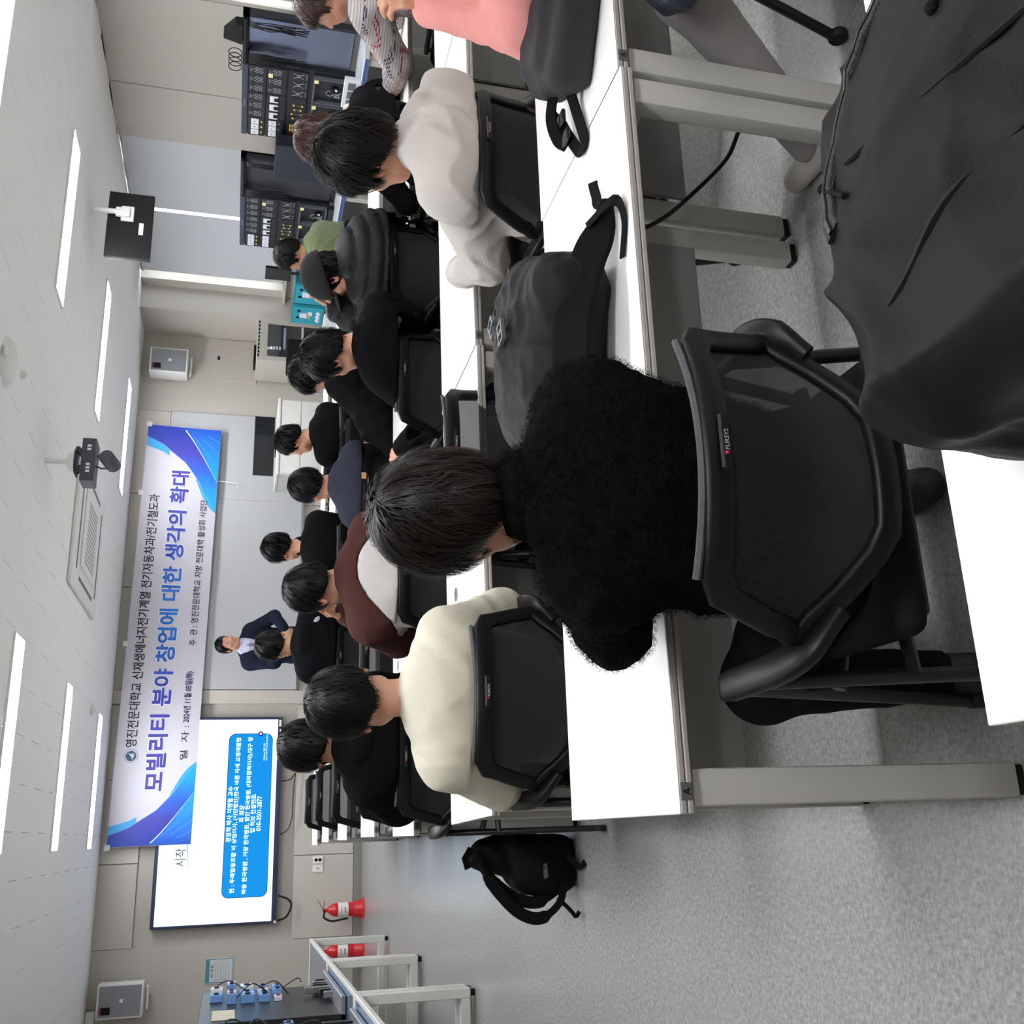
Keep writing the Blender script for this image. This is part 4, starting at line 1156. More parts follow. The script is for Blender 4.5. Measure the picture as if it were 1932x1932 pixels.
def tufts(parent, v, f, base, n, ln, wd, seed, m):
    g = np.random.RandomState(seed); N_ = vnormals(v, f); k = g.randint(0, len(v), n)
    p, nn = v[k], N_[k]; a = np.cross(nn, g.normal(size=(n, 3))); a /= np.linalg.norm(a, axis=1)[:, None]; b_ = np.cross(nn, a)
    V_, F_ = [], []
    ang = g.uniform(0, 6.28, n); L_ = ln*g.uniform(.5, 1.2, n)
    for j in range(4):
        w = j*1.35; c = p+nn*(L_*(.25+.75*math.sin(w*.42)))[:, None]+(a*np.cos(ang+w)[:, None]+b_*np.sin(ang+w)[:, None])*(L_*.45)[:, None]
        s = (nn*.4+a*np.cos(ang+w+1.6)[:, None]+b_*np.sin(ang+w+1.6)[:, None])*wd*(1-.25*j)
        V_ += [c-s, c+s]
    V_ = np.stack(V_, 1).reshape(-1, 3); o = np.arange(n)[:, None]*8
    F_ = np.concatenate([o+np.array([[2*j, 2*j+1, 2*j+3, 2*j+2]]) for j in range(3)])
    q = obj('fleece_pile', np_mesh('fleece_pile', [(V_, F_)], base), m, parent); q['kind'] = 'stuff'
v, f = i1['top'][0]; tufts(i1['t'], v, f, i1['base'], 26000, .0085, .0011, 5, M_fleece)
v, f = i1['collar']; tufts(i1['t'], v, f, i1['base'], 4000, .0085, .0011, 6, M_fleece)

# cream sweater
M_cream = mat('cream_knit', (206, 201, 182), .9, bump=(420, .35, 2), sheen=.2, spec=.2, vary=(8, .04))
i2 = person(chair=(.36, 2.90, -.03), neck=.028, label='student in a cream sweater seated with his back to the fleece student', head=(.352, 2.80, 1.135), hip=(.36, 2.83), yaw=-.05, hyaw=.05, hpitch=.18, hroll=-.06, sw=.195, top=M_cream, topname='sweater',
            ease=.022, fold=.0055, h=.008, seed=21, lh=(.24, 3.1, .775), rh=(.54, 3.12, .775), el=(.125, 2.87, .72), er=(.63, 2.87, .70), collar=('crew', M_cream),
            hair=dict(th=.015, nape=-.055, whorl=(.0, -.05), lift=0.012, jit=.35, steps=9, ear=.0), strands=3600, swid=.0019, slouch=.03)
# pale jacket
M_pale = mat('pale_seersucker', (190, 184, 178), .85, bump=(260, .25, 3), sheen=.1, spec=.15)
i3 = person(chair=(1.93, 2.71, .06), label='student in a loose pale beige jacket leaning forward', head=(1.945, 2.58, 1.150), hip=(1.95, 2.66), yaw=-.1, hyaw=-.2, hpitch=.22, hroll=-.12, sw=.185, top=M_pale, topname='jacket', ease=.03, fold=.016,
            h=.0085, seed=31, girth=1.05, armr=1.05, lh=(1.84, 2.98, .775), rh=(2.12, 3.02, .775), el=(1.75, 2.74, .745), er=(2.08, 2.74, .80), collar=('stand', M_pale), slouch=.02,
            hair=dict(th=.021, nape=-.075, whorl=(.0, -.055), lift=0.014, jit=.3, steps=10, ear=.002), strands=3800, swid=.0021, headscale=1.07,
            knees=[(1.80, 3.0, .5), (2.22, 2.95, .60)], feet=[(1.80, 3.02, .085), (1.70, 2.87, .615)], toes=[(0, 1, 0), (-.85, .15, -.35)])
a, b_ = np.array((1.62, 2.885, .575)), np.array((1.70, 2.87, .612))
v, f = sdf_mesh(lambda P: cone(P, a, b_, .044, .05)-.0015*np.sin(P[..., 0]*500), np.minimum(a, b_)-.08, np.maximum(a, b_)+.08, .006)
obj('sock', np_mesh('sock', [(v, f)], i3['base']), mat('sock_white', (222, 218, 210), .9, bump=(300, .3, 2)), i3['t'])

# pink hoodie at the edge
M_pink = fabric('pink_sweatshirt', (222, 148, 143), scale=260)
M_greyp = fabric('grey_cargo_trousers', (150, 145, 144))
i4 = person(chair=(2.22, 1.6, 0), label='student in a pink sweatshirt and grey trousers resting an elbow on the desk', head=(2.22, 1.78, 1.2), hip=(2.22, 1.52), yaw=.0, hyaw=-.3, hpitch=.2, top=M_pink, topname='sweatshirt', ease=.03, fold=.009, h=.009, seed=41, armr=1.15,
            lh=(2.04, 2.05, 1.05), el=(1.925, 1.95, .835), rh=(2.42, 2.0, .78), pants=M_greyp, shoes=M_shoew, hair=dict(th=.02), strands=500,
            knees=[(1.82, 1.66, .54), (2.34, 1.86, .5)], feet=[(1.68, 1.93, .085), (2.05, 1.62, .085)], lhand=((.1, 0, 1), (0, -1, 0), .8))
# patterned sweater
mk = bpy.data.materials.new('patterned_knit'); mk.use_nodes = True
N, L = mk.node_tree.nodes, mk.node_tree.links; b = N['Principled BSDF']; b.inputs['Roughness'].default_value = .9
tcn = N.new('ShaderNodeTexCoord'); sp = N.new('ShaderNodeSeparateXYZ'); L.new(tcn.outputs['Object'], sp.inputs[0])
def mth(op, a, b2=None, c=None):
    m = N.new('ShaderNodeMath'); m.operation = op
    for i, x in enumerate((a, b2, c)):
        if x is None: continue
        if isinstance(x, (int, float)): m.inputs[i].default_value = x
        else: L.new(x, m.inputs[i])
    return m.outputs[0]
dg = mth('ADD', mth('MULTIPLY', sp.outputs[0], .8), mth('MULTIPLY', sp.outputs[1], .8))
zz = mth('ADD', sp.outputs[2], mth('PINGPONG', dg, .035))
ph = mth('FRACT', mth('MULTIPLY', zz, 6.5))
dots = mth('GREATER_THAN', mth('MULTIPLY', mth('SINE', mth('MULTIPLY', dg, 420)), mth('SINE', mth('MULTIPLY', sp.outputs[2], 330))), .05)
red = mth('MULTIPLY', mth('LESS_THAN', ph, .17), dots)
nav = mth('MULTIPLY', mth('MULTIPLY', mth('GREATER_THAN', ph, .45), mth('LESS_THAN', ph, .68)), dots)
low = mth('LESS_THAN', sp.outputs[2], 1.0)
rib = mth('MULTIPLY_ADD', mth('SINE', mth('MULTIPLY', sp.outputs[2], 420)), .5, .5)
def mixn(fac, a, b2):
    m = N.new('ShaderNodeMix'); m.data_type = 'RGBA'
    for k, x in (('Factor', fac), ('A', a), ('B', b2)):
        if isinstance(x, tuple): m.inputs[k].default_value = (*sr(x), 1)
        else: L.new(x, m.inputs[k])
    return m.outputs['Result']
c0 = mixn(rib, (148, 142, 141), (186, 179, 176))
c1 = mixn(mth('MULTIPLY', red, low), c0, (150, 45, 58)); c2 = mixn(mth('MULTIPLY', nav, low), c1, (52, 52, 78))
L.new(c2, b.inputs['Base Color'])
i5 = person(chair=(4.2, 4.3, .35), label='student with wavy brown hair in a patterned grey knit sweater', head=(4.12, 4.28, 1.19), hip=(4.15, 4.1), yaw=-.35, hyaw=-.75, hpitch=.2, top=mk, topname='sweater', ease=.03, fold=.007, h=.0105, seed=51, armr=1.2, girth=1.1,
            lh=(3.98, 4.62, .775), rh=(4.4, 4.6, .775), lel=(3.85, 4.3, .76), hair=dict(th=.022, wave=.006, nape=-.07, curl=.7, fore=.04, ear=.0, fringe=1, lift=0.015), hairm=M_hairb, strands=1500, swid=.003, collar=('crew', mk))
# brown hair behind the pale jacket
i6 = person(chair=(3.3, 4.44, 0), label='student with reddish brown hair bowed behind the pale jacket student', head=(3.27, 4.25, 1.165), hip=(3.25, 4.15), hpitch=.5, hyaw=-.1, top=fabric('dark_hoodie', (18, 18, 21)), topname='hoodie', h=.014, seed=61,
            hair=dict(th=.024, wave=.006, curl=.6, lift=0.017, ear=-.02), hairm=mat('hair_redbrown', (70, 38, 30), .42, spec=.5, attr='tint'), strands=1500, swid=.0028, **on_desk(3.25, 3, .2))
# puffer and cap
M_puff = mat('black_puffer', (25, 26, 30), .5, bump=(120, .3, 3), spec=.18)
i8 = person(chair=(2.66, 4.56, .05), label='student in a black cap and quilted puffer jacket holding a hand to the face', head=(2.625, 4.43, 1.105), hip=(2.70, 4.46), yaw=-.15, hyaw=-.62, hpitch=.32, hroll=-.1, top=M_puff, topname='puffer_jacket', ease=.05, fold=.003, quilt=.062, h=.0105, seed=81, armr=1.3, girth=1.15, sw=.19,
            lh=(2.55, 4.6, 1.035), lel=(2.42, 4.45, .74), rh=(2.6, 4.68, .78), lhand=((.15, .1, 1), (-.6, .3, 0), .5), hair=dict(th=.009, long=1, nape=-.14, ear=-.04, fore=.05, lift=.004), strands=900, swid=.0028, collar=('stand', M_puff))
hc_, Rh_ = i8['head'], i8['Rh']
def capf(P):
    Q = ((P-hc_.astype(f32))@Rh_.astype(f32))
    d = ell(Q, (0, -.012, .04), (.103, .125, .108)); d = np.maximum(d, (.022+.12*(-Q[..., 1]-.02))*.0+(.02-.2*(Q[..., 1]-.0)*.4)-Q[..., 2])
    br = np.maximum(ell(Q, (0, .115, .0), (.08, .085, .012)), .06-Q[..., 1])
    return np.minimum(d, br)
v, f = sdf_mesh(capf, hc_-.24, hc_+.24, .0065); cp = obj('cap', np_mesh('cap', [(v, f)], i8['base']), mat('cap_black', (24, 24, 26), .85, bump=(300, .3, 2)), i8['t'])
# black tee
M_tee = fabric('black_tee', (10, 10, 12))
i9 = person(chair=(1.915, 4.26, 0), label='student in a plain black sweatshirt ahead of the pale jacket student', head=(2.03, 4.10, 1.115), hip=(1.94, 4.16), yaw=-.12, hyaw=-.42, hpitch=.38, hroll=-.1, top=M_tee, topname='sweatshirt', ease=.02, fold=.006, h=.0105, seed=91, sw=.2,
            lh=(1.66, 4.22, .79), lel=(1.72, 4.02, .74), rh=(2.15, 4.5, .78), hair=dict(th=.018, nape=-.07, ear=.005, wave=.004, lift=0.014), strands=1900, swid=.0026, collar=('crew', M_tee), sleeve=.97)
# raglan
M_ragw = mat('raglan_white', (200, 196, 193), .9, bump=(200, .2, 3), vary=(30, .05)); M_ragb = fabric('raglan_brown', (74, 46, 43))
def ragl(i):
    c7, sl, sr_, r_, u_, f_ = [i[k] for k in ('c7', 'sl', 'sr', 'r', 'u', 'f')]
    def reg(P):   # negative = sleeve side of the raglan seam
        Q = P-(c7-u_*.02).astype(f32); x = np.abs(Q@r_.astype(f32)); z = -(Q@u_.astype(f32))
        a = np.minimum(i['arm'](P, -1, 0), i['arm'](P, 1, 0))
        return np.where(z < .17, .24*np.sqrt(np.clip((z+.045)/.19, 0, 1))-x, np.minimum((a+.03-i['torso'](P, 0))*.5, .3))
    return [('shirt_body', lambda P: -reg(P), M_ragw), ('sleeves', reg, M_ragb)]
i14 = person(chair=(1.03, 4.24, 0), label='student in a white shirt with brown raglan sleeves, hand at the mouth', head=(.985, 4.15, 1.150), hip=(1.02, 4.14), yaw=-.05, hyaw=-.35, hpitch=.3, hroll=-.08, ease=.03, fold=.005, h=.0095, seed=141, sw=.225, armr=1.1, girth=1.12,
            lh=(.915, 4.29, 1.01), el=(.80, 4.25, .80), rh=(1.2, 4.48, .78), lhand=((.1, .12, 1), (-.5, .5, .0), .75), split=ragl, collar=('crew', M_ragb), hair=dict(th=.015, nape=-.06, ear=.0, lift=0.012), strands=1900, swid=.0025)
# black hoodie on the aisle
M_hood = fabric('black_hoodie', (10, 10, 12))
i16 = person(chair=(.285, 4.24, 0), label='student in a black hoodie at the aisle end of his row', head=(.345, 4.10, 1.150), hip=(.30, 4.15), yaw=.0, hyaw=-.15, hpitch=.25, top=M_hood, topname='hoodie', ease=.034, fold=.006, h=.0105, seed=161, collar=('hood', M_hood), girth=1.12, armr=1.15, sw=.19,
            lh=(.24, 4.45, .78), rh=(.42, 4.45, .78), el=(.12, 4.22, .80), hair=dict(th=.018, nape=-.06, ear=-.02), strands=1700, swid=.0026)
# row with grey navy tee
M_gnavy = fabric('grey_navy_tee', (52, 54, 66))
i12 = person(chair=(1.84, 5.52, 0), label='student in a grey navy tee with a tan tag on the back', head=(1.86, 5.38, 1.10), hip=(1.84, 5.42), yaw=0., hyaw=.0, hpitch=.2, top=M_gnavy, topname='shirt', ease=.018, fold=.004, h=.0115, seed=121, sw=.2, girth=1.08, collar=('crew', M_gnavy), slouch=.02,
            hair=dict(th=.014, nape=-.06, ear=.0), strands=1300, swid=.003, **on_desk(1.84, 4))
p = i12['ch']-i12['f']*.145; MB().box(-.017, .017, -.004, .002, -.012, .012, Tr(*(p-i12['base']))).build('tag', mat('tan', (196, 150, 95), .7), i12['t'])
i10 = person(chair=(2.5, 5.52, .1), label='student with glasses bowing over the desk behind the black tee student', head=(2.52, 5.33, 1.115), hip=(2.5, 5.42), yaw=-.2, hyaw=-.75, hpitch=.45, top=M_hood, topname='hoodie', ease=.02, h=.013, seed=101,
            hair=dict(th=.019, nape=-.065, ear=.0, fringe=1, fore=.03), strands=1300, swid=.003, **on_desk(2.45, 4))
def glasses(i):
    g = MB()
    T = lambda q: tuple(i['head']+i['Rh']@np.array(q)-i['base'])
    for s in (-1, 1):
        g.tube([T((s*(.034+.024*math.cos(k*.5236)), .1, .004+.02*math.sin(k*.5236))) for k in range(13)], .0018, 5)
        g.tube([T((s*.058, .1, .008)), T((s*.082, .06, .008)), T((s*.086, -.01, .004))], .0018, 5)
    g.tube([T((-.01, .103, .008)), T((.01, .103, .008))], .0018, 5)
    g.build('glasses', M_steel, i['t'], smooth=True)
glasses(i10)
# front rows
M_b2 = fabric('black_shirt', (14, 13, 15)); M_b3 = fabric('black_turtleneck', (17, 17, 20)); M_b4 = fabric('black_fleece_hoodie', (13, 14, 17))
i11 = person(chair=(2.7, 6.88, 0), label='student in a black tee turning his head towards the lecturer', head=(2.655, 6.75, 1.15), hip=(2.7, 6.78), yaw=-.2, hyaw=-.7, hpitch=.2, top=M_b2, topname='shirt', ease=.02, fold=.004, h=.013, seed=111, sw=.2, hair=dict(th=.014, nape=-.06, ear=.0), strands=800, swid=.0035, collar=('crew', M_b2), **on_desk(2.7, 5))
i13 = person(chair=(1.83, 6.88, 0), label='student in a black turtleneck sitting upright before the white board', head=(1.873, 6.75, 1.205), hip=(1.83, 6.78), yaw=-.05, hyaw=-.3, hpitch=.1, top=M_b3, topname='turtleneck', ease=.02, fold=.005, h=.013, seed=131, sw=.19, hair=dict(th=.018, nape=-.06, ear=.0), strands=800, swid=.0035, collar=('turtle', M_b3), slouch=.01, **on_desk(1.83, 5))
i15 = person(chair=(1.12, 6.88, 0), label='student in a black hoodie with a small white mark on the shoulder', head=(1.21, 6.75, 1.215), hip=(1.12, 6.78), yaw=-.05, hyaw=-.1, hpitch=.25, top=M_b4, topname='hoodie', ease=.03, fold=.004, h=.013, seed=151, sw=.2, girth=1.1, hair=dict(th=.016, nape=-.06, ear=.0), strands=800, swid=.0035, collar=('hood', M_b4), **on_desk(1.15, 5))
lg = MB(); p0 = i15['sr']*.62+i15['c7']*.38-i15['f']*.125-i15['u']*.055-i15['base']
for k, rr_ in enumerate((.034, .025, .016)):
    lg.sweep([tuple(p0+np.array((rr_*math.cos(w), -.004, rr_*math.sin(w)))) for w in np.linspace(0, 1.57, 6)], (0, -1, 0), .006, .004)
lg.build('shoulder_mark', M_white, i15['t'])
M_green = fabric('green_jacket', (96, 108, 76), scale=200)
i7 = person(chair=(4.2, 6.88, 0), label='student with glasses in an olive green jacket near the window', head=(4.18, 6.83, 1.20), hip=(4.2, 6.75), yaw=-.35, hyaw=-.8, hpitch=.25, hroll=-.1, top=M_green, topname='jacket', ease=.035, fold=.008, h=.013, seed=71, sw=.2, armr=1.2, girth=1.1, lh=(3.9, 7.1, .78), lel=(3.85, 6.9, .72), rh=(4.3, 7.15, .78),
            hair=dict(th=.02, wave=.005, nape=-.065, ear=.0, curl=.4), strands=900, swid=.0035, collar=('stand', M_green))
glasses(i7)

# ------------------------------------------------------------------ the lecturer
M_suit = fabric('navy_suit', (30, 35, 50), scale=300, st=.15); M_shirt = mat('shirt_lilac', (188, 190, 214), .7); M_tie = mat('tie_mauve', (120, 112, 140), .5, vary=(60, .25))
def suitf(P, d, i):
    Q = P-(i['c7']+i['f']*.0).astype(f32); x = np.abs(Q@i['r'].astype(f32)); z = -(Q@i['u'].astype(f32)); y = Q@i['f'].astype(f32)
    wedge = np.maximum(x-(.075-.21*(z-.02)*1.0)*1.0, np.maximum(-y+.02, z-.36))
    return np.maximum(d, -wedge)
i17 = person('lecturer in a navy suit and tie standing before the white board with folded hands', (1.985, 11.0, 1.575), (1.99, 11.03), yaw=math.pi, hyaw=math.pi-.32, hpitch=.06, hroll=.05, seated=False, top=M_suit, topname='suit_jacket', ease=.024, fold=.004, h=.0105, seed=171, sw=.2, girth=1.1, slouch=.0,
             lh=(2.12, 10.76, 1.005), rh=(1.975, 10.755, 1.0), lel=(2.38, 10.98, 1.08), rel=(1.60, 10.98, 1.08), lhand=((-.75, -.15, -.5), (.2, -1, .1), .55), rhand=((.75, -.2, -.45), (-.2, -1, .1), .5),
             pants=M_suit, extra=suitf, hair=dict(th=.008, nape=-.06, ear=.012, fore=.062, wave=.0015, lift=0.007), strands=900, swid=.003, hem=.78)
b17 = i17['base']; c7, u_, f_, r_ = i17['c7'], i17['u'], i17['f'], i17['r']
v, f = sdf_mesh(lambda P: np.maximum(np.maximum(U([i17['torso'](P, .008), cone(P, c7-u_*.02, c7+u_*.035+f_*.02, .066, .062)], .03), (c7[2]-.42)-P[..., 2]), -((P-c7.astype(f32))@f_.astype(f32))-.02), c7-.3, c7+.25, .0105)
sh = obj('dress_shirt', np_mesh('dress_shirt', [(v, f)], b17), M_shirt, i17['t'])
def chest(z):   # front of the shirt at a depth z below the neck
    q = c7-u_*z; best = q
    for k in range(60):
        p_ = q+f_*(.02+.004*k)
        if min(float(i17['torso'](p_.astype(f32)[None], .008)[0]), float(cone(p_.astype(f32)[None], c7-u_*.02, c7+u_*.035+f_*.02, .066, .062)[0])) < 0: best = p_
    return best
tp = [chest(z)+f_*.006 for z in (.035, .06, .09, .13, .18, .24, .3, .36)]
MB().sweep([tuple(q-b17) for q in tp], tuple(f_), [.026, .036, .03, .042, .056, .068, .076, .08], .01).build('tie', M_tie, i17['t'], smooth=True)
for s in (-1, 1):
    a = chest(.03)+f_*.008; col = MB()
    col.sweep([tuple(a+r_*s*.012-b17), tuple(a+r_*s*.04+u_*.012-f_*.012-b17), tuple(a+r_*s*.066+u_*.035-f_*.045-b17)], tuple(f_+u_*.3), [.052, .045, .04], .006)
    col.build('shirt_collar', M_shirt, i17['t'])
    lp = MB().sweep([tuple(chest(z)+f_*.018+r_*s*x-b17) for z, x in ((.03, .082), (.1, .075), (.18, .06), (.27, .04), (.34, .022))], tuple(f_+r_*s*.35), [.02, .05, .055, .045, .02], .008)
    lp.build('lapel', M_suit, i17['t'])
MB().ball(tuple(chest(.12)+f_*.026+r_*-.09-b17), .006, 8).build('lapel_pin', M_chrome, i17['t'])

# ------------------------------------------------------------------ their chairs
place_chair(.5, 1.50, 0, 'black mesh chair of the student in black fleece')
place_chair(.36, 2.90, -.03, 'black mesh chair of the student in the cream sweater')
place_chair(1.18, 3.24, .0, 'empty black mesh chair pushed in beside the cream sweater student')
place_chair(1.93, 2.71, .06, 'black mesh chair of the student in the pale jacket')
place_chair(2.22, 1.6, .0, 'black mesh chair of the student in the pink sweatshirt')
place_chair(.285, 4.24, 0, 'black mesh chair of the hoodie student on the aisle')
place_chair(1.03, 4.24, 0, 'black mesh chair of the brown raglan student')
place_chair(1.915, 4.26, 0, 'black mesh chair of the student in the black tee')
place_chair(2.66, 4.56, .05, 'black mesh chair of the student in the puffer jacket')
place_chair(3.3, 4.44, 0, 'black mesh chair in front of the tote bag')
place_chair(4.2, 4.3, .35, 'black mesh chair of the student in the patterned sweater')
place_chair(.3, 5.5, 0, 'empty black mesh chair directly ahead of the aisle hoodie student', 'empty chairs ahead')
place_chair(.93, 5.5, 0, 'empty black mesh chair directly ahead of the raglan student', 'empty chairs ahead')
place_chair(1.84, 5.52, 0, 'black mesh chair of the student in the grey navy tee')
place_chair(2.5, 5.52, .1, 'black mesh chair of the bowed student with glasses, dark coat over it')
for x, who in ((1.12, 'student with the shoulder mark'), (1.83, 'turtleneck student'), (2.7, 'student turning to the lecturer'), (4.2, 'student in the green jacket')):
    place_chair(x, ROW[5]-.1, 0, 'black mesh chair of the '+who)
place_chair(.3, ROW[5]-.1, 0, 'empty black mesh chair at the aisle end of the hoodie mark row')
place_chair(.3, ROW[6]-.1, 0, 'empty black mesh chair at the aisle in the row nearest the wall display', 'front aisle chairs')
place_chair(.3, ROW[7]-.05, 0, 'empty black mesh chair at the aisle in the row nearest the wall display', 'front aisle chairs')
place_chair(3.05, 5.5, 0, 'empty black mesh chair to the right of the bowed student with glasses')
place_chair(3.2, ROW[5]-.1, 0, 'black mesh chair with cables heaped against it')
place_chair(3.0, ROW[6]-.1, 0, 'empty black mesh chair between the lectern and the green jacket student')
# ================================================================== bags and loose clothing
def soft(name, fn, lo, hi, h, m, parent, base, smooth_it=0):
    v, f = sdf_mesh(fn, lo, hi, h)
    if smooth_it: v = relax(v, f, smooth_it)
    return obj(name, np_mesh(name, [(v, f)], base), m, parent)
M_nyl = mat('black_nylon', (21, 20, 20), .6, bump=(500, .12, 2), spec=.15)
M_nyl2 = mat('charcoal_nylon', (27, 27, 30), .55, bump=(420, .15, 2), spec=.15)
M_web = mat('black_webbing', (18, 18, 20), .8, bump=(700, .3, 2), spec=.1)
M_mel = mat('melange_grey', (36, 36, 39), .85, bump=(420, .35, 2), vary=(160, .25))
M_zip = mat('zip_tape', (26, 26, 28), .5, bump=(900, .5, 1))
# ---- large backpack on the nearest desk
B0 = np.array((.52, .47, .72)); t = thing('backpack', 'large black nylon backpack lying crumpled on the nearest white desk', 'backpack', tuple(B0))
def big(P):
    Q = P-B0.astype(f32)
    x, y, z = Q[..., 0], Q[..., 1], Q[..., 2]
    d = rbx(P, B0+np.array((-.03, .02, .10)), (.19, .27, .125), .085)
    d = smin(d, ell(P, B0+np.array((.05, .03, .135)), (.19, .23, .125)), .06)
    d = smin(d, cone(P, B0+np.array((-.16, .2, .05)), B0+np.array((-.15, -.2, .05)), .05, .05), .05)
    n = .030*ridge(P, 15, 3, 3, (1, 1, .35))+.014*ridge(P, 31, 8, 3, (1, 1, .4))+.004*wob(P, 55, 5, 4)
    return np.maximum(d-n+.016, .002-z)
soft('body', big, B0-np.array((.32, .38, .02)), B0+np.array((.36, .38, .3)), .0062, M_nyl, t, B0)
def surf(P, fn, d0=.0):   # drop a point onto a soft shape from above
    z = np.linspace(P[2], .72, 160); pts = np.stack([np.full(160, P[0]), np.full(160, P[1]), z], 1).astype(f32)
    d = fn(pts); k = np.argmax(d < 0); return np.array((P[0], P[1], z[k]+d0)) if (d < 0).any() else np.array((P[0], P[1], .72+d0))
def zipline(c, rx, ry, a0, a1, n=22):
    out = []
    for a in np.linspace(a0, a1, n): out.append(surf(np.array((c[0]+rx*math.cos(a), c[1]+ry*math.sin(a), 1.2)), big, .002)-B0)
    return out
zp = zipline((.545, .56), .125, .135, 1.9, -.75)
MB().sweep([tuple(q) for q in zp], (.3, .3, 1), .026, .007).build('zip', M_zip, t, smooth=True)
MB().sweep([tuple(q+np.array((0, 0, .004))) for q in zp], (.3, .3, 1), .006, .004).build('zip_teeth', M_blackmetal, t)
k = zp[-2]; pl = MB()
pl.rbox(k[0]-.011, k[0]+.011, k[1]-.008, k[1]+.008, k[2]+.002, k[2]+.014, .004, 2)
pl.tube([tuple(k+np.array(q)) for q in ((-.006, -.006, .012), (-.026, -.012, .012), (-.034, -.004, .008), (-.026, .006, .01), (-.004, .006, .012))], .002, 6)
pl.build('zip_puller', M_chrome, t, smooth=True)
def cordline(pts):
    c = [surf(np.array((x, y, 1.2)), big, .005)-B0 for x, y in pts]
    MB().tube(catmull([tuple(q) for q in c], 5), .003, 6).build('puller_cord', M_web, t, smooth=True)
    MB().ball(tuple(c[-1]), .0055, 6).build('cord_knot', M_web, t, smooth=True)
kx, ky = k[0]+B0[0], k[1]+B0[1]
cordline([(kx-.03, ky-.004), (kx-.05, ky-.006), (kx-.072, ky-.002), (kx-.088, ky+.004)])
cordline([(.52, .655), (.535, .672), (.55, .69), (.56, .70)])
for pts, r_ in (([(.40, .70), (.425, .62), (.44, .54), (.45, .46), (.455, .36)], .004), ([(.56, .66), (.53, .60), (.51, .52), (.505, .42)], .003)):
    MB().tube(catmull([tuple(surf(np.array((x, y, 1.2)), big, .0)-B0) for x, y in pts], 4), r_, 6).build('seam', M_nyl, t, smooth=True)

# ---- backpack on the desk of the fleece student
B1 = np.array((1.0, 1.94, .72)); t = thing('backpack', 'charcoal backpack with buckles lying on the desk beside the fleece student', 'backpack', tuple(B1))
Rb = rot(.35)
def bp1(P):
    d = rbx(P, B1+np.array((.0, .0, .085)), (.21, .15, .085), .07, Rb)
    d = smin(d, ell(P, B1+np.array((.1, .04, .12)), (.14, .12, .075)), .06)
    d = smin(d, ell(P, B1+np.array((-.05, .02, .11)), (.16, .13, .08)), .06)
    return np.maximum(d-.014*ridge(P, 26, 14, 3)-.006*ridge(P, 60, 18, 3), .002-(P[..., 2]-.72))
soft('body', bp1, B1-np.array((.36, .32, .02)), B1+np.array((.4, .36, .3)), .007, M_nyl2, t, B1)
def buckle(p, a, par, base):
    M = Tr(*(np.array(p)-base)) @ Rz(a)
    b_ = MB()
    for q in ((-.028, .028, -.018, -.012), (-.028, .028, .012, .018), (-.028, -.022, -.012, .012), (.022, .028, -.012, .012), (-.004, .004, -.012, .012)): b_.box(q[0], q[1], q[2], q[3], 0, .008, M)
    b_.build('buckle', mat('buckle_grey', (96, 96, 98), .4), par)
for x, y, a in ((1.11, 2.03, .6), (1.04, 1.92, .2)): buckle(surf(np.array((x, y, 1.2)), bp1, .004), a, t, B1)
def drape(pts, fn, off, base): return [tuple(surf(np.array((x, y, 1.25)), fn, off)-base) for x, y in pts]
q = [tuple(np.array(p_)-B1) for p_ in ((.78, 1.80, .80), (.88, 1.775, .822), (.98, 1.762, .822), (1.07, 1.752, .805), (1.15, 1.745, .778), (1.22, 1.737, .75), (1.275, 1.728, .738))]
MB().sweep(catmull(q, 4), (0, -.75, .66), [.082]*18+[.078, .07, .06, .05, .04, .034, .03], .016).build('shoulder_strap', M_web, t, smooth=True)
MB().sweep(catmull([(1.265-B1[0], 1.725-B1[1], .03), (1.28-B1[0], 1.755-B1[1], .03), (1.315-B1[0], 1.775-B1[1], .024), (1.345-B1[0], 1.79-B1[1], .022), (1.37-B1[0], 1.80-B1[1], .02)], 5), (0, -.8, .6), .022, .003).build('webbing', M_web, t, smooth=True)
MB().sweep(catmull([(1.22-B1[0], 1.75-B1[1], .06), (1.25-B1[0], 1.69-B1[1], .02), (1.2-B1[0], 1.675-B1[1], .006), (1.12-B1[0], 1.70-B1[1], .006)], 5), (0, 0, 1), .024, .003).build('webbing', M_web, t, smooth=True)
MB().sweep([tuple(np.array(p_)-B1) for p_ in ((1.02, 2.06, .8), (1.04, 2.14, .77), (1.02, 2.2, .735))], (0, .4, 1), .028, .004).build('webbing', M_web, t)
z_ = drape([(1.2, 2.06), (1.14, 2.0), (1.06, 1.97), (.98, 1.96)], bp1, .001, B1); MB().sweep(catmull(z_, 4), (0, 0, 1), .012, .004).build('zip', M_zip, t)

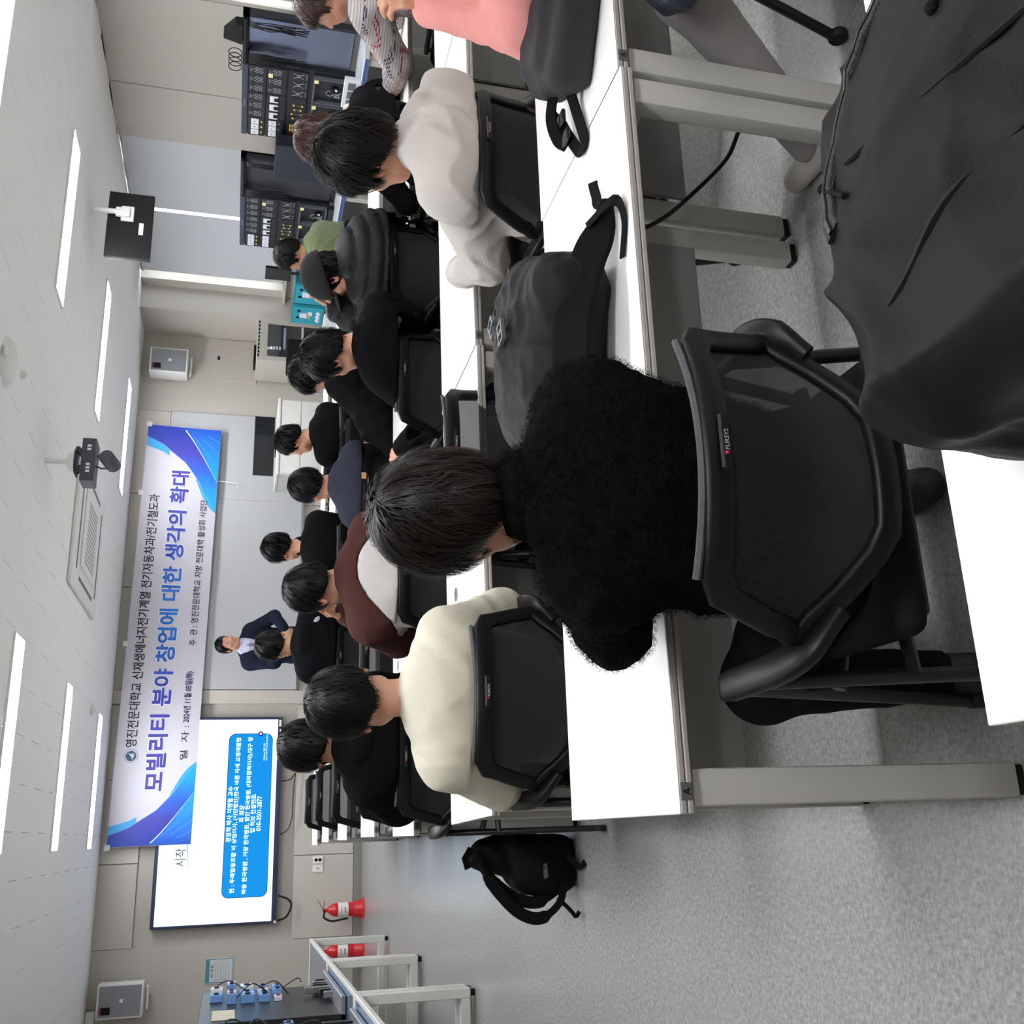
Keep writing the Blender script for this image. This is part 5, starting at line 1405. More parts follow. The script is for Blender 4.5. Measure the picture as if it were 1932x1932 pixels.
# ---- dark grey bag and its straps
B2 = np.array((1.93, 1.74, .72)); t = thing('shoulder_bag', 'dark grey melange bag with a long strap lying over the desk edge', 'bag', tuple(B2))
Rb2 = rot(.55)
def bag2(P):
    d = rbx(P, B2+np.array((.02, .02, .05)), (.30, .12, .05), .028, Rb2)
    d = smin(d, rbx(P, B2+np.array((.05, .05, .08)), (.27, .09, .045), .025, Rb2), .02)
    return np.maximum(d-.006*ridge(P, 22, 24, 3), .002-(P[..., 2]-.72))
soft('body', bag2, B2-np.array((.45, .45, .02)), B2+np.array((.45, .45, .26)), .008, M_mel, t, B2)
q = drape([(1.97, 1.86), (1.93, 1.80), (1.89, 1.74), (1.85, 1.68)], bag2, .003, B2); MB().sweep(catmull(q, 4), (0, 0, 1), .035, .004).build('trim_band', M_web, t, smooth=True)
MB().sweep(catmull([(-.18, .24, .04), (-.24, .24, .045), (-.28, .22, .03), (-.33, .2, .02), (-.385, .17, .012), (-.41, .15, .01), (-.40, .12, .01), (-.35, .13, .014), (-.29, .15, .016), (-.24, .15, .03), (-.19, .17, .05)], 5), (0, -.5, 1), .028, .005).build('strap', M_web, t, smooth=True)
MB().sweep(catmull([(-.2, .2, .05), (-.27, .22, .055), (-.33, .22, .04), (-.36, .2, .025)], 5), (0, -.6, .8), .03, .006).build('strap', M_web, t, smooth=True)
for p_ in ((-.285, .2, .03), (-.345, .19, .025)): MB().rbox(p_[0]-.018, p_[0]+.018, p_[1]-.022, p_[1]+.022, p_[2], p_[2]+.01, .004, 1).build('buckle', M_black, t)

# ---- navy padded jacket on the lap of the pink student
B3 = np.array((1.70, 1.55, .55)); t = thing('padded_jacket', 'shiny navy padded jacket bundled on the lap of the pink sweatshirt student', 'jacket', tuple(B3))
soft('shell', lambda P: U([ell(P, B3+np.array((.06, -.04, .075)), (.13, .12, .075)), ell(P, B3+np.array((.22, -.1, .1)), (.18, .14, .09))], .05)-.012*ridge(P, 30, 33, 3)-.004*wob(P, 70, 31, 4), B3-.28, B3+np.array((.5, .3, .3)), .009, mat('navy_padded', (26, 32, 46), .38, spec=.5, bump=(90, .25, 3)), t, B3)

# ---- backpack on the aisle floor
B4 = np.array((-.135, 4.46, 0.)); t = thing('backpack', 'black backpack slumped on the aisle floor against the desk leg, straps spread', 'backpack', tuple(B4))
def bp4(P):
    d = rbx(P, B4+np.array((.0, .02, .14)), (.115, .1, .14), .06)
    d = smin(d, ell(P, B4+np.array((.04, .03, .31)), (.08, .08, .15)), .06)
    d = smin(d, ell(P, B4+np.array((-.03, -.05, .14)), (.10, .07, .12)), .05)
    return np.maximum(d-.010*ridge(P, 28, 44, 3), .003-P[..., 2])
M_bp = mat('black_backpack', (10, 10, 12), .6, bump=(420, .2, 2), spec=.12)
soft('body', bp4, B4-np.array((.3, .26, .02)), B4+np.array((.3, .3, .55)), .009, M_bp, t, B4)
for dy, kx in ((-.06, 1.0), (-.02, .72)):
    pts = [(.06, dy, .44), (.0, dy-.01, .425), (-.1*kx, dy-.02, .36), (-.19*kx, dy-.03, .27), (-.215*kx, dy-.04, .18), (-.16*kx, dy-.05, .10), (-.08, dy-.04, .07)]
    MB().sweep(catmull(pts, 5), (0, -1, .2), [.022]*8+[.05]*14+[.03]*9, .016).build('shoulder_strap', M_web, t, smooth=True)
MB().tube(catmull([(-.14, -.09, .1), (-.19, -.1, .05), (-.215, -.11, .03), (-.2, -.1, .012)], 5), .009, 6).build('webbing', M_web, t, smooth=True)
MB().sweep([(.07, -.02, .455), (.03, -.03, .485), (-.01, -.02, .47)], (0, -1, 0), .03, .006).build('haul_loop', M_web, t)
MB().sweep([(.03, -.12, .06), (-.02, -.17, .02), (.0, -.2, .008)], (0, -.3, 1), .03, .005).build('webbing', M_web, t)
buckle(B4+np.array((-.03, -.14, .16)), .3, t, B4)

# ---- cream tote and black backpack near the racks
B5 = np.array((3.86, 4.90, .72)); t = thing('tote_bag', 'cream canvas tote bag standing behind the black backpack', 'bag', tuple(B5))
soft('canvas', lambda P: np.maximum(rbx(P, B5+np.array((-.02, .04, .14)), (.22, .04, .16), .035)-.008*ridge(P, 22, 54, 3), .002-(P[..., 2]-.72)), B5-np.array((.32, .16, .02)), B5+np.array((.32, .2, .36)), .009, mat('cream_canvas', (216, 200, 182), .85, bump=(300, .3, 2)), t, B5)
B6 = np.array((3.80, 4.72, .72)); t = thing('backpack', 'black backpack with padded straps lying in front of the cream tote', 'backpack', tuple(B6))
soft('body', lambda P: np.maximum(U([rbx(P, B6+np.array((-.12, .02, .11)), (.12, .08, .12), .05), rbx(P, B6+np.array((.06, .04, .06)), (.2, .07, .06), .04)], .05)-.010*ridge(P, 30, 64, 3), .002-(P[..., 2]-.72)), B6-np.array((.34, .2, .02)), B6+np.array((.36, .24, .32)), .009, M_bp, t, B6)
for dy, z1 in ((-.02, .2), (-.06, .1)):
    MB().sweep(catmull([(-.16, dy, .21), (-.05, dy-.02, z1+.03), (.08, dy-.04, z1+.02), (.2, dy-.03, z1-.03), (.26, dy, .05)], 5), (0, -1, .4), .055, .015).build('shoulder_strap', M_web, t, smooth=True)
MB().sweep([(-.09, -.1, .05), (-.09, -.1, .2)], (-1, -.3, 0), .016, .006).build('piping', mat('cream_canvas', 0), t)
MB().tube([(-.06, -.1, .13), (-.06, -.105, .1), (-.06, -.1, .06)], .006, 6).build('clip', M_chrome, t)

# ---- coat hung over a chair
B7 = np.array((2.3, 5.16, .6)); t = thing('coat', 'black coat draped over the chair behind the bowed student with glasses', 'coat', tuple(B7))
def coat(P):
    d = U([cone(P, (2.62, 5.17, .93), (2.36, 5.12, .97), .055, .065), cone(P, (2.36, 5.12, .97), (2.12, 5.08, .78), .075, .085), cone(P, (2.12, 5.08, .78), (1.92, 5.06, .60), .085, .075),
           cone(P, (2.5, 5.12, .86), (2.36, 5.1, .62), .1, .11, (0, 1, 0), .5), cone(P, (2.3, 5.1, .75), (2.2, 5.08, .55), .11, .1, (0, 1, 0), .5)], .07)
    return d-.020*ridge(P, 24, 74, 3, (1, .6, .5))-.006*wob(P, 50, 75, 4)
soft('cloth', coat, (1.75, 4.85, .4), (2.85, 5.4, 1.15), .011, fabric('coat_black', (16, 15, 16), scale=200), t, B7)

# ---- bag with a small badge behind the turning student
B8 = np.array((2.5, 6.5, .55)); t = thing('small_backpack', 'black bag with a small pale rectangular badge hung behind the turning student', 'bag', tuple(B8))
soft('body', lambda P: rbx(P, B8+np.array((.05, 0, .12)), (.2, .05, .15), .04)-.006*ridge(P, 30, 84, 3), B8-np.array((.3, .15, .1)), B8+np.array((.38, .15, .36)), .011, M_bp, t, B8)
bd = MB()
for q in ((-.012, .012, .0, .005), (-.012, .012, .03, .035), (-.012, -.007, .005, .03), (.007, .012, .005, .03)): bd.box(-.02+q[0], -.02+q[1], -.064, -.06, .22+q[2], .22+q[3])
bd.build('badge', mat('badge_yellow', (205, 190, 130), .5), t)
MB().box(.0, .06, -.064, -.06, .243, .248).box(.0, .06, -.064, -.06, .231, .236).build('badge_print', M_white, t)

# ---- cables heaped on a chair, loose cord under the desks, phone
t = thing('cable_bundle', 'heap of black cables on a chair seat back near the lectern', 'cable', (3.12, 6.52, .62)); g = random.Random(5); cb = MB()
for k in range(7):
    a = g.uniform(0, 6.28); R_ = g.uniform(.08, .15)
    cb.tube([(R_*math.cos(a+w)*.9+.03*g.uniform(-1, 1), R_*math.sin(a+w)*.45, .12+.1*math.sin(a+w*1.3)+.02*k) for w in np.linspace(0, 5.6, 18)], .006, 5)
cb.build('strand', M_black, t, smooth=True)
t = thing('extension_cord', 'black cord hanging below the desks in front of the modesty panel', 'cord', (1.7, 2.0, .0))
MB().tube(catmull([(-.26, .1, .56), (-.2, .09, .45), (-.12, .08, .36), (.0, .06, .25), (.1, .04, .2), (.16, .04, .1)], 6), .006, 7).build('cable', M_black, t, smooth=True)
t = thing('phone', 'small dark phone lying at the aisle end of the cream sweater student desk', 'phone', (.2, 3.42, .72))
MB().rbox(-.035, .035, -.07, .07, .0005, .009, .003, 2).build('case', M_black, t); MB().box(-.031, .031, -.066, .066, .009, .0096).build('screen', mat('dark_screen', 0), t)
# ================================================================== things under the ceiling
t = thing('air_conditioner', 'white ceiling cassette air conditioner with slotted grille', 'air conditioner', (2.56, 9.17, ZC-.035))
MB().rbox(-.56, .56, -.77, .77, 0, .034, .012, 2).build('housing', M_white, t)
MB().rbox(-.34, .34, -.42, .42, -.012, .0, .006, 2).build('cover', M_white, t)
for k in range(14): MB().box(-.27+.04*k, -.25+.04*k, -.26, .26, -.0135, -.0118).build('slat', mat('grille_grey', (165, 166, 166), .6), t)
for y0 in (-.6, .56): MB().box(-.4, .4, y0, y0+.035, -.004, .001).build('air_slot', mat('slot_dark', (120, 120, 122), .7), t)
for x0 in (-.46, .43): MB().box(x0, x0+.03, -.4, .4, -.004, .001).build('air_slot', mat('slot_dark', 0), t)

t = thing('hanging_monitor', 'black flat monitor hung from the ceiling showing its back with white bracket', 'monitor', (4.85, 7.75, ZC))
MB().rbox(-.305, .305, -.02, .02, -.49, -.135, .006, 2).build('casing', M_blackmetal, t)
MB().box(-.295, .295, .0205, .022, -.48, -.145).build('screen', mat('dark_screen', 0), t)
MB().tube([(.1, -.045, -.001), (.1, -.045, -.27)], .022, 12).build('pole', M_white, t, smooth=True)
MB().rbox(.03, .17, -.035, -.0205, -.34, -.24, .006, 2).rbox(.06, .14, -.06, -.03, -.31, -.2, .006, 2).build('bracket', M_white, t)
MB().lathe([(.0005, -.02), (.05, -.02), (.06, -.001), (.0005, -.001)], 16, Tr(.1, -.045, 0)).build('ceiling_plate', M_white, t, smooth=True)
MB().box(-.08, .03, -.0215, -.0203, -.42, -.385).build('label', M_white, t)

M_hub = mat('hub_grey', (62, 64, 74), .5)
t = thing('ceiling_camera', 'dark tracking camera on a pole below the ceiling with its control box', 'camera', (2.53, 7.08, ZC))
MB().tube([(0, 0, -.001), (0, 0, -.16)], .02, 12).build('pole', M_white, t, smooth=True)
MB().lathe([(.02, -.13), (.06, -.15), (.085, -.19), (.0005, -.195)], 18).build('canopy', M_white, t, smooth=True)
br = MB().rbox(-.1, .1, -.05, .05, -.205, -.196, .003, 1)
for s in (-1, 1): br.sweep([(s*.09, -.03, -.2), (s*.06, -.03, -.235), (s*.035, -.03, -.235)], (0, -1, 0), .04, .03)
br.build('bracket', M_hub, t)
hb = MB().rbox(-.16, .15, -.09, .09, -.33, -.24, .006, 2).build('control_box', M_hub, t)
for x0 in (-.1, -.075, -.05, .06, .085): MB().box(x0, x0+.016, -.0915, -.0895, -.3, -.275).build('port', M_white, hb)
yk = MB().tube([(-.03, -.02, -.33), (-.05, -.03, -.37), (-.048, -.04, -.41)], .006, 6).tube([(.035, -.02, -.33), (.062, -.03, -.37), (.058, -.04, -.41)], .006, 6); yk.build('yoke', M_hub, t)
Mc = Tr(.005, -.04, -.42) @ Matrix.Rotation(.6, 4, 'Y') @ Matrix.Rotation(1.15, 4, 'X')
MB().lathe([(.0005, -.07), (.048, -.07), (.05, -.06), (.05, .06), (.046, .07), (.0005, .07)], 22, Mc).build('camera_barrel', M_hub, t, smooth=True)

t = thing('ceiling_dome', 'white round dome device on the ceiling', 'dome', (2.62, 5.72, ZC))
MB().lathe([(.0005, -.055), (.05, -.052), (.11, -.035), (.14, -.01), (.145, -.0005), (.0005, -.0005)], 28).build('dome', M_white, t, smooth=True)
MB().rbox(-.03, .03, -.16, -.12, -.03, -.012, .004, 1).build('window', M_white, t)
t = thing('smoke_detector', 'small white smoke detector on the ceiling near the banner', 'detector', (1.25, 10.5, ZC))
MB().lathe([(.0005, -.035), (.03, -.034), (.035, -.02), (.055, -.015), (.06, -.0005), (.0005, -.0005)], 20).build('housing', M_white, t, smooth=True)
t = thing('sensor', 'tiny white sensor stub on the ceiling beside the dome device', 'sensor', (2.72, 6.1, ZC))
MB().lathe([(.0005, -.03), (.02, -.03), (.03, -.0005), (.0005, -.0005)], 14).build('housing', M_white, t, smooth=True)
t = thing('wall_device', 'small white device at the top corner of the front wall', 'device', (-1.68, 12.13, 2.71))
MB().rbox(-.05, .06, -.05, .055, 0, .085, .008, 2).build('case', M_white, t)

# ================================================================== training racks along the window wall
M_rk = mat('rack_black', (26, 28, 34), .45); M_rk2 = mat('rack_panel', (22, 23, 27), .5); M_rblue = mat('bench_blue', (70, 92, 140), .45)
M_lines = mat('print_pale', (165, 165, 170), .5); M_yel = mat('terminal_yellow', (222, 196, 92), .4); M_redt = mat('terminal_red', (150, 36, 46), .4); M_mtr = mat('meter_white', (214, 216, 222), .35)
def ring(mb, x, z, r, y=-.004, w=.0022, n=10):
    mb.tube([(x+r*math.cos(a), y, z+r*math.sin(a)) for a in np.linspace(0, 2*math.pi, n+1)], w, 4, cap=False)
def rack(Y0, wid, wopen, label, shiny):
    """front faces into the room; local x runs towards the camera side of the wall"""
    t = thing('training_rack', label, 'equipment rack', (5.92, Y0, .76), -math.pi/2)
    H = .89
    MB().rbox(0, wid, 0, .06, .04, H, .004, 1).build('back_board', M_rk, t)
    fr = MB().box(wid, wid+wopen, .038, .05, .0, H-.02) if not shiny else MB().box(wid, wid+.03, .0, .05, 0, H)
    fr.box(wid+wopen-.03, wid+wopen, .0, .06, 0, H).box(wid, wid+wopen, .0, .06, H-.05, H).box(0, wid, -.05, .0, .0, .05)
    fr.build('frame', M_rk, t)
    MB().box(wid+.03, wid+wopen-.03, .03, .034, .05, H-.05).build('back_plate', mat('brushed_steel', (150, 156, 178), .28, metal=1) if shiny else mat('rack_back', (44, 46, 50), .5), t)
    MB().box(0, wid, -.012, 0, H-.045, H).build('header', mat('rack_header', (52, 58, 72), .4), t)
    obj('header_lettering', text_mesh('SIMULATOR', .09, .016, .0), M_lines, t, loc=(wid*.42, -.013, H-.03))
    c = [0, .28*wid, .64*wid, wid]; r = [(H-.05, H-.195), (H-.197, H-.36), (H-.385, H-.53), (H-.555, H-.845)]
    P = {}
    for j, (z1, z0) in enumerate(r):
        for i in range(3):
            P[i, j] = MB().rbox(c[i]+.003, c[i+1]-.003, -.014, -.0005, z0+.003, z1-.003, .002, 1).build('module_panel', M_rk2, t)
    sx = wid/.87
    for j in (0, 1):
        z1 = r[j][0]
        for k in range(3):
            MB().rbox(c[0]+(.025+.07*k)*sx, c[0]+(.088+.07*k)*sx, -.022, -.0142, z1-.095, z1-.03, .003, 1).build('meter', M_mtr, P[0, j])
            MB().box(c[0]+(.05+.07*k)*sx, c[0]+(.062+.07*k)*sx, -.0228, -.0222, z1-.065, z1-.055).build('meter_mark', M_ink, P[0, j])
            if j == 0: MB().ball((c[0]+(.056+.07*k)*sx, -.016, z1-.118), .009, 8).build('lamp', M_yel, P[0, j])
            else: MB().ball((c[0]+(.056+.07*k)*sx, -.016, z1-.118), .006, 6).build('lamp', mat('lamp_blue', (50, 70, 140), .4) if not shiny else M_lines, P[0, j])
    def rings(i, j):
        m = MB(); z1 = r[j][0]; w_ = (c[i+1]-c[i])/3
        for k in range(3):
            x = c[i]+w_*(k+.5)
            for dx in (-.016, .016):
                for dz in (-.068, -.1): ring(m, x+dx*sx, z1+dz, .012*sx, -.0155)
            m.tube([(x, -.0155, z1-.03), (x-.032*sx, -.0155, z1-.07)], .0015, 4).tube([(x, -.0155, z1-.03), (x+.032*sx, -.0155, z1-.07)], .0015, 4)
            m.box(x-.02, x+.02, -.0155, -.0142, z1-.022, z1-.018)
        o = m.build('printed_terminals', M_lines, P[i, j]); o['kind'] = 'stuff'
    rings(1, 0); rings(2, 0); rings(2, 1)
    MB().box(c[2]+.2*sx, c[2]+.245*sx, -.0165, -.0142, r[1][0]-.045, r[1][0]-.01).build('yellow_tag', mat('tag_yellow', (228, 216, 150), .6), P[2, 1])
    for k in range(3):
        x = c[1]+(c[2]-c[1])*(k+.5)/3
        b_ = MB().rbox(x-.038*sx, x+.038*sx, -.024, -.0142, r[1][0]-.1, r[1][0]-.03, .003, 1).build('breaker', M_mtr, P[1, 1])
        MB().rbox(x-.012*sx, x+.022*sx, -.032, -.0242, r[1][0]-.1, r[1][0]-.065, .002, 1).build('toggle', M_black, P[1, 1])
        MB().ball((x, -.015, r[1][0]-.13), .006, 6).build('lamp', M_redt, P[1, 1])
    z1 = r[2][0]
    for a in range(4):
        for k in range(4): MB().box(c[0]+(.03+.05*a)*sx, c[0]+(.062+.05*a)*sx, -.02, -.0142, z1-.03-.022*k, z1-.016-.022*k).build('terminal', M_yel if a > 1 else M_redt, P[0, 2])
    m = MB()
    for k, (dx, dz) in enumerate(((.05, .03), (.05, .09), (.1, .02), (.1, .1), (.15, .04), (.15, .09), (.2, .03), (.2, .1))):
        MB().ball((c[1]+dx*sx*1.1, -.016, z1-dz-.01), .009, 8).build('jack', M_yel, P[1, 2])
        m.tube([(c[1]+dx*sx*1.1, -.0155, z1-.03), (c[1]+dx*sx*1.1, -.0155, z1-.11)], .0018, 4)
    m.build('printed_lines', M_lines, P[1, 2])
    m = MB()
    for k in range(3):
        x = c[2]+(c[3]-c[2])*(k+.5)/3
        for a in (-1, 1):
            m.tube([(x+a*.03*sx, -.0155, z1-.02), (x+a*.01*sx, -.0155, z1-.05), (x+a*.01*sx, -.0155, z1-.075), (x+a*.03*sx, -.0155, z1-.105)], .003, 4)
        m.tube([(x-.012*sx, -.0155, z1-.062), (x+.012*sx, -.0155, z1-.062)], .004, 4)
        for q in range(4): m.box(x-.03+.017*q, x-.022+.017*q, -.0155, -.0142, z1-.128, z1-.122)
    m.build('printed_symbols', M_lines, P[2, 2])
    for i in (1, 2):
        z1 = r[3][0]; x0, x1 = c[i]+.012, c[i+1]-.012
        bx_ = MB(); 
        for q in ((x0, x1, z1-.02, z1-.012), (x0, x1, z1-.27, z1-.262), (x0, x0+.006, z1-.262, z1-.02), (x1-.006, x1, z1-.262, z1-.02)): bx_.box(q[0], q[1], -.05, -.0142, q[2], q[3])
        bx = bx_.build('clear_case', mat('case_grey', (96, 100, 106), .3), P[i, 3])
        xm = (x0+x1)/2
        MB().lathe([(.0005, 0), (.035, 0), (.035, .02), (.0005, .02)], 18, Tr(xm+.02, -.0145, z1-.19) @ Matrix.Rotation(math.pi/2, 4, 'X')).build('dial', M_black, P[i, 3], smooth=True)
        MB().ball((xm+.03, -.036, z1-.2), .012, 8).build('dial_knob', M_mtr, P[i, 3])
        m = MB(); ring(m, xm-.04, z1-.15, .03, -.0155, .003, 14); ring(m, xm-.06, z1-.21, .02, -.0155, .003, 12)
        m.tube([(xm-.08, -.0155, z1-.24), (xm-.08, -.0155, z1-.19), (xm-.02, -.0155, z1-.24)], .003, 4); m.box(x0+.02, x1-.05, -.0155, -.0142, z1-.03, z1-.026)
        m.build('printed_lines', M_lines, P[i, 3])
        MB().box(x1-.05, x1-.01, -.052, -.0502, z1-.05, z1-.016).build('yellow_tag', mat('tag_yellow', 0), P[i, 3])
    for a in range(4):
        for k in range(2): MB().box(c[0]+(.05+.035*a)*sx, c[0]+(.078+.035*a)*sx, -.02, -.0142, r[3][0]-.22-.035*k, r[3][0]-.195-.035*k).build('key', M_lines, P[0, 3])
    # cables hung over the open frame
    g = random.Random(int(Y0*10)); cb = MB()
    for k in range(16):
        x = wid+.04+.012*k*.6; l = g.uniform(.3, .55)
        cb.tube([(x, -.005, H-.03), (x-.005, -.03, H-.06), (x+.01*g.uniform(-1, 1), -.035, H-.2), (x+.03*g.uniform(-1, 1), -.03, H-l)], .004, 5)
    for k in range(10):
        x = wid+wopen-.05-.006*k; l = g.uniform(.3, .5)
        cb.tube([(x, -.005, H-.03), (x, -.03, H-.08), (x+.02*g.uniform(-1, 1), -.035, H-.2), (x+.03*g.uniform(-1, 1), -.03, H-l)], .004, 5)
    cb.tube([(wid+.02, -.02, H-.025), (wid+wopen-.03, -.02, H-.025)], .02, 6)
    cb.build('patch_leads', M_black, t, smooth=True)
    return t
def bench(Y0, Y1, label):
    t = thing('workbench', label, 'workbench', (5.95, (Y0+Y1)/2, 0)); w_ = (Y1-Y0)/2
    MB().rbox(-.42, .44, -w_, w_, .715, .755, .004, 1).build('top', mat('bench_white', (206, 208, 214), .4), t)
    MB().box(-.425, -.415, -w_, w_, .72, .75).build('edge', M_rblue, t)
    for sx in (-.38, .38):
        for sy in (-w_+.05, w_-.05): MB().rbox(sx-.03, sx+.03, sy-.03, sy+.03, 0, .715, .004, 1).build('leg', M_deskgrey, t)
    MB().box(.3, .32, -w_+.08, w_-.08, .2, .715).build('back_panel', M_modesty, t)
    return t
b1 = bench(6.2, 7.85, 'white bench with blue edge under the rack behind the reddish brown hair student')
b2 = bench(7.95, 9.75, 'white bench with blue edge under the rack beside the hanging monitor')
rack(7.75, .87, .52, 'black electrical training rack with meters and a shiny steel plate', True)
rack(9.55, .87, .60, 'black electrical training rack with blue lamps near the window blinds', False)
t = thing('power_strip', 'white multi outlet panel on the blue bench edge', 'power strip', (5.56, 6.62, .755), -math.pi/2)
MB().rbox(-.16, .16, -.02, .02, .001, .12, .004, 1).build('housing', M_mtr, t)
for k in range(3): MB().rbox(-.14+.095*k, -.06+.095*k, -.024, -.0202, .03, .09, .003, 1).build('outlet', mat('case_grey', 0), t)
t = thing('equipment_case', 'plain dark navy upright case between the two training racks', 'case', (5.77, 7.93, .755), -math.pi/2)
MB().rbox(-.16, .3, -.03, .1, 0, .6, .006, 1).build('shell', mat('case_navy', (24, 30, 44), .55), t)
t = thing('intercom', 'black wedge shaped device with coiled wires on top of the steel plated rack', 'device', (5.93, 6.55, 1.65), -math.pi/2)
MB().prism([(-.1, 0), (.1, 0), (.1, .05), (-.02, .14), (-.06, .14)], -.03, .05, Matrix.Rotation(math.pi/2, 4, 'X')).build('case', M_black, t)
cw = MB()
for k in range(4): cw.tube([(-.25-.04*k+.05*math.cos(a), -.01*k, .055+.05*math.sin(a)) for a in np.linspace(-1.5, 4.6, 16)], .004, 5)
cw.build('wire', M_black, t, smooth=True)
t = thing('monitor', 'small black screen standing on the bench end near the window', 'monitor', (5.8, 9.86, .755), -math.pi/2)
MB().rbox(-.12, .12, -.015, .015, .35, .62, .004, 1).tube([(0, .02, 0), (0, .02, .4)], .015, 8).rbox(-.09, .09, -.07, .07, 0, .012, .004, 1).build('casing', M_blackmetal, t)

# ---- teal training boxes on a low table
t = thing('low_table', 'low grey table in the corner under the teal training boxes', 'table', (5.9, 10.55, 0))
MB().rbox(-.4, .4, -.62, .62, .56, .6, .004, 1).build('top', mat('bench_white', 0), t)
for sx in (-.36, .36):
    for sy in (-.58, .58): MB().rbox(sx-.025, sx+.025, sy-.025, sy+.025, 0, .56, .003, 1).build('leg', M_deskgrey, t)
M_teal = mat('teal_panel', (20, 128, 140), .4)
def tealbox(Y, label, dark):
    t = thing('training_box', label, 'training box', (5.82, Y, .6), -math.pi/2)
    MB().rbox(-.225, .225, 0, .22, .0, .07, .004, 1).build('base', mat('teal_base', (52, 34, 36), .5), t)
    obj('base_lettering', text_mesh('GOT', .16, .045, .0), M_white, t, loc=(-.15, -.002, .012))
    MB().rbox(-.225, .225, 0, .2, .07, .45, .006, 1).build('cabinet', M_teal, t)
    MB().rbox(-.2, .2, -.012, .0, .09, .43, .004, 1).build('front_panel', mat('teal_front', (36, 150, 170), .4), t)
    MB().box(-.06, -.03, -.02, -.012, .36, .4).box(.09, .13, -.02, -.012, .36, .39).build('switch', M_black, t)
    MB().box(-.04, .06, -.02, -.012, .28, .36).build('module', M_mtr, t); MB().box(-.05, .0, -.018, -.012, .24, .3).build('module', mat('module_tan', (170, 158, 130), .5), t)
    MB().box(.02, .1, -.02, -.012, .22, .27).build('module', M_mtr, t)
    for k in range(3): MB().lathe([(.0005, 0), (.03, 0), (.02, .02), (.0005, .022)], 14, Tr(-.09+.085*k, -.012, .15) @ Matrix.Rotation(math.pi/2, 4, 'X')).build('knob', M_mtr, t, smooth=True)
tealbox(10.28, 'teal training box with white knobs behind the cap of the puffer student', False)
tealbox(10.76, 'teal training box with white knobs next to the beige equipment cabinet', True)
t = thing('printer', 'small white box on the low grey table beside the teal boxes', 'box', (5.6, 10.6, .6))
MB().rbox(-.09, .09, -.16, .16, 0, .1, .006, 1).build('case', M_white, t)

# ================================================================== chair beside the lectern
t = thing('office_chair', 'tall black office chair beside the white lectern', 'chair', (4.85, 10.25, 0), .1)
MB().rbox(-.25, .25, -.25, .25, .44, .52, .04, 3).build('seat', M_seat, t, smooth=True)
MB().rbox(-.23, .23, -.3, -.24, .56, 1.12, .05, 3).build('backrest', M_seat, t, smooth=True)
MB().tube([(0, 0, .08), (0, 0, .44)], .03, 10).build('column', M_blackmetal, t, smooth=True)
MB().sweep([(0, -.05, .46), (0, -.3, .48), (0, -.31, .62)], (0, -1, .2), .06, .02).build('spine', M_black, t)
for k in range(5):
    a = k*1.2566; lg = MB().sweep([(.03*math.cos(a), .03*math.sin(a), .1), (.28*math.cos(a), .28*math.sin(a), .07)], (0, 0, 1), .04, .025).build('leg', M_black, t)
    MB().ball((.28*math.cos(a), .28*math.sin(a), .03), .03, 8).build('caster', M_rubber, lg, smooth=True)

# ================================================================== white framed glass tables and mechatronics kits
M_wf = mat('table_white_frame', (216, 214, 208), .4); M_gt = mat('glossy_top', (92, 108, 132), .08, spec=.6)
def gtable(y0, y1, label):
    t = thing('glass_table', label, 'table', (-1.3, (y0+y1)/2, 0)); w_, l = .43, (y1-y0)/2; Z = .71
    MB().box(-w_+.03, w_-.03, -l+.03, l-.03, Z-.012, Z-.004).build('glass_top', M_gt, t)
    r = MB()
    for q in ((-w_, w_, -l, -l+.03), (-w_, w_, l-.03, l), (-w_, -w_+.03, -l+.03, l-.03), (w_-.03, w_, -l+.03, l-.03)): r.rbox(q[0], q[1], q[2], q[3], Z-.03, Z, .004, 1)
    r.build('top_frame', M_wf, t)
    for sy in (-1, 1):
        y_ = sy*(l-.045)
        for sx in (-1, 1):
            MB().rbox(sx*(w_-.035)-.03, sx*(w_-.035)+.03, y_-.03, y_+.03, .03, Z-.03, .005, 1).build('leg', M_wf, t)
            MB().lathe([(.0005, 0), (.02, 0), (.02, .03), (.0005, .03)], 12, Tr(sx*(w_-.035), y_, 0)).build('foot', M_black, t)
        MB().rbox(-w_+.065, w_-.065, y_-.03, y_+.03, .03, .09, .005, 1).build('foot_bar', M_wf, t)
    return t
gtable(8.35, 10.12, 'white framed glass topped table closest to the fire extinguishers')
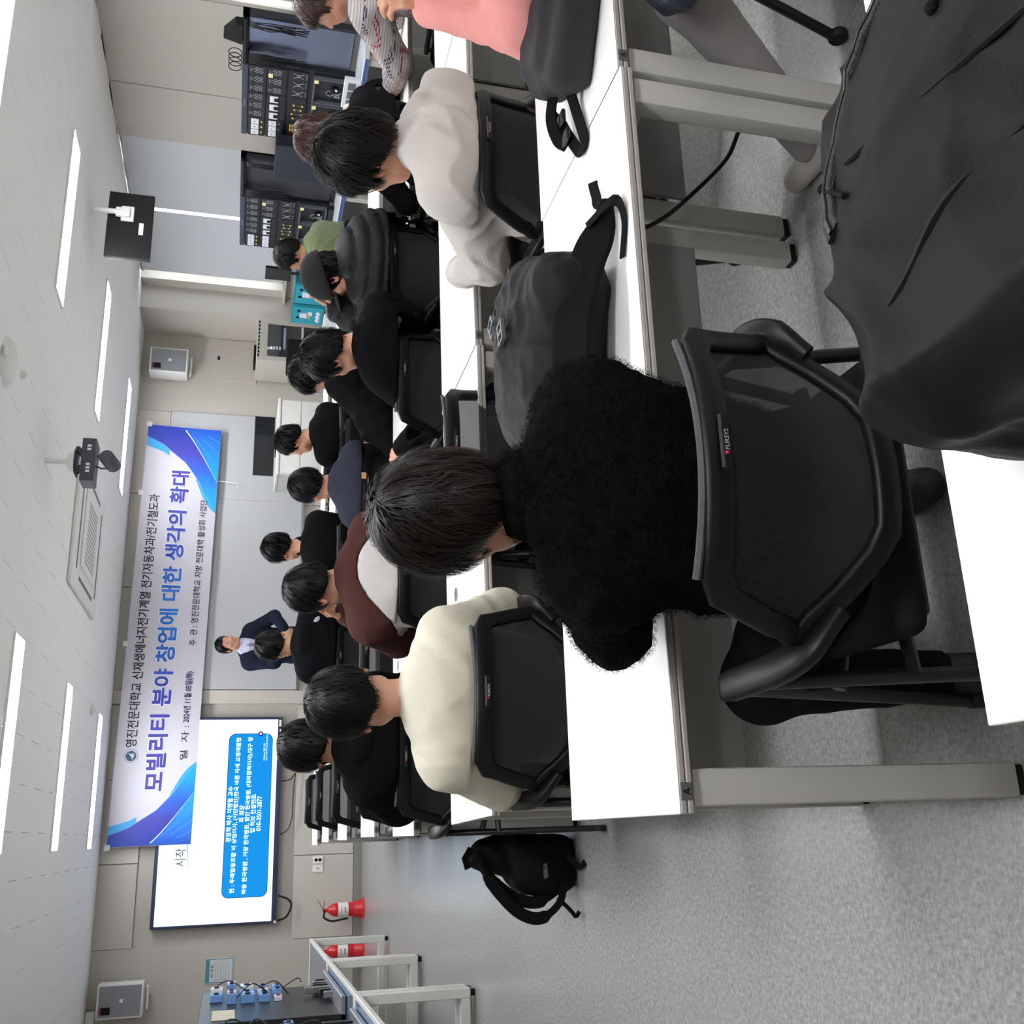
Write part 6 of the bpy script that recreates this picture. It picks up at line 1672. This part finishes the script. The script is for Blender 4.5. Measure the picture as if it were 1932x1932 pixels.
gtable(6.53, 8.33, 'white framed glass topped table carrying the tall black training kit')
gtable(4.73, 6.5, 'white framed glass topped table next to the floor backpack aisle')
gtable(2.95, 4.7, 'white framed glass topped table beside the nearest desk leg')
M_kb = mat('module_blue', (108, 152, 205), .35); M_kd = mat('kit_black', (24, 25, 28), .35); M_kl = mat('kit_label', (200, 190, 170), .5)
def kit(y0, y1, label, seed):
    t = thing('training_kit', label, 'training kit', (-1.04, (y0+y1)/2, .711)); l = (y1-y0)/2; g = random.Random(seed)
    MB().rbox(-.06, .0, -l, l, .0, .88, .004, 1).build('board', M_kd, t)
    MB().rbox(-.2, .1, -l, l, .0, .03, .004, 1).build('base_plate', mat('alu', (170, 172, 175), .35, metal=.8), t)
    for k in range(5): MB().rbox(.0005, .008, -l+.08+.075*k, -l+.14+.075*k, .66, .8, .002, 1).build('label_plate', M_kl, t)
    z = .83
    rows = ((.09, 5), (.07, 6), (.1, 4), (.08, 5), (.06, 6))
    for hgt, n in rows:
        for k in range(n):
            y_ = l*.05+(l*.92)*k/n; d = g.uniform(.03, .075)
            if g.random() < .12: continue
            MB().rbox(.0005, d, y_, y_+l*.92/n-.008, z-hgt, z-.008, .003, 1).build('module', M_kb if g.random() < .7 else M_mtr, t)
            MB().rbox(d, d+.012, y_+.02, y_+.05, z-hgt*.7, z-hgt*.35, .002, 1).build('plug', M_kd if g.random() < .6 else M_redt, t)
        z -= hgt+.02
    for k in range(6):
        y_ = -l*.2+k*l*.19; MB().rbox(.02, .06, y_, y_+.05, .03, .03+g.uniform(.05, .2), .003, 1).build('actuator', M_kd if k % 2 else M_steel, t)
    w = MB()
    for k in range(4): w.tube(catmull([(.04, l*g.uniform(0, .9), .8-.15*k), (.12, l*g.uniform(0, .9), .7-.15*k), (.04, l*g.uniform(0, .9), .55-.12*k)], 5), .004, 5)
    w.build('wiring', M_black, t, smooth=True)
kit(6.93, 8.3, 'tall black training kit with blue modules on the white framed table', 4)
kit(5.0, 6.45, 'tall black training kit cut off at the frame beside the first kit', 9)
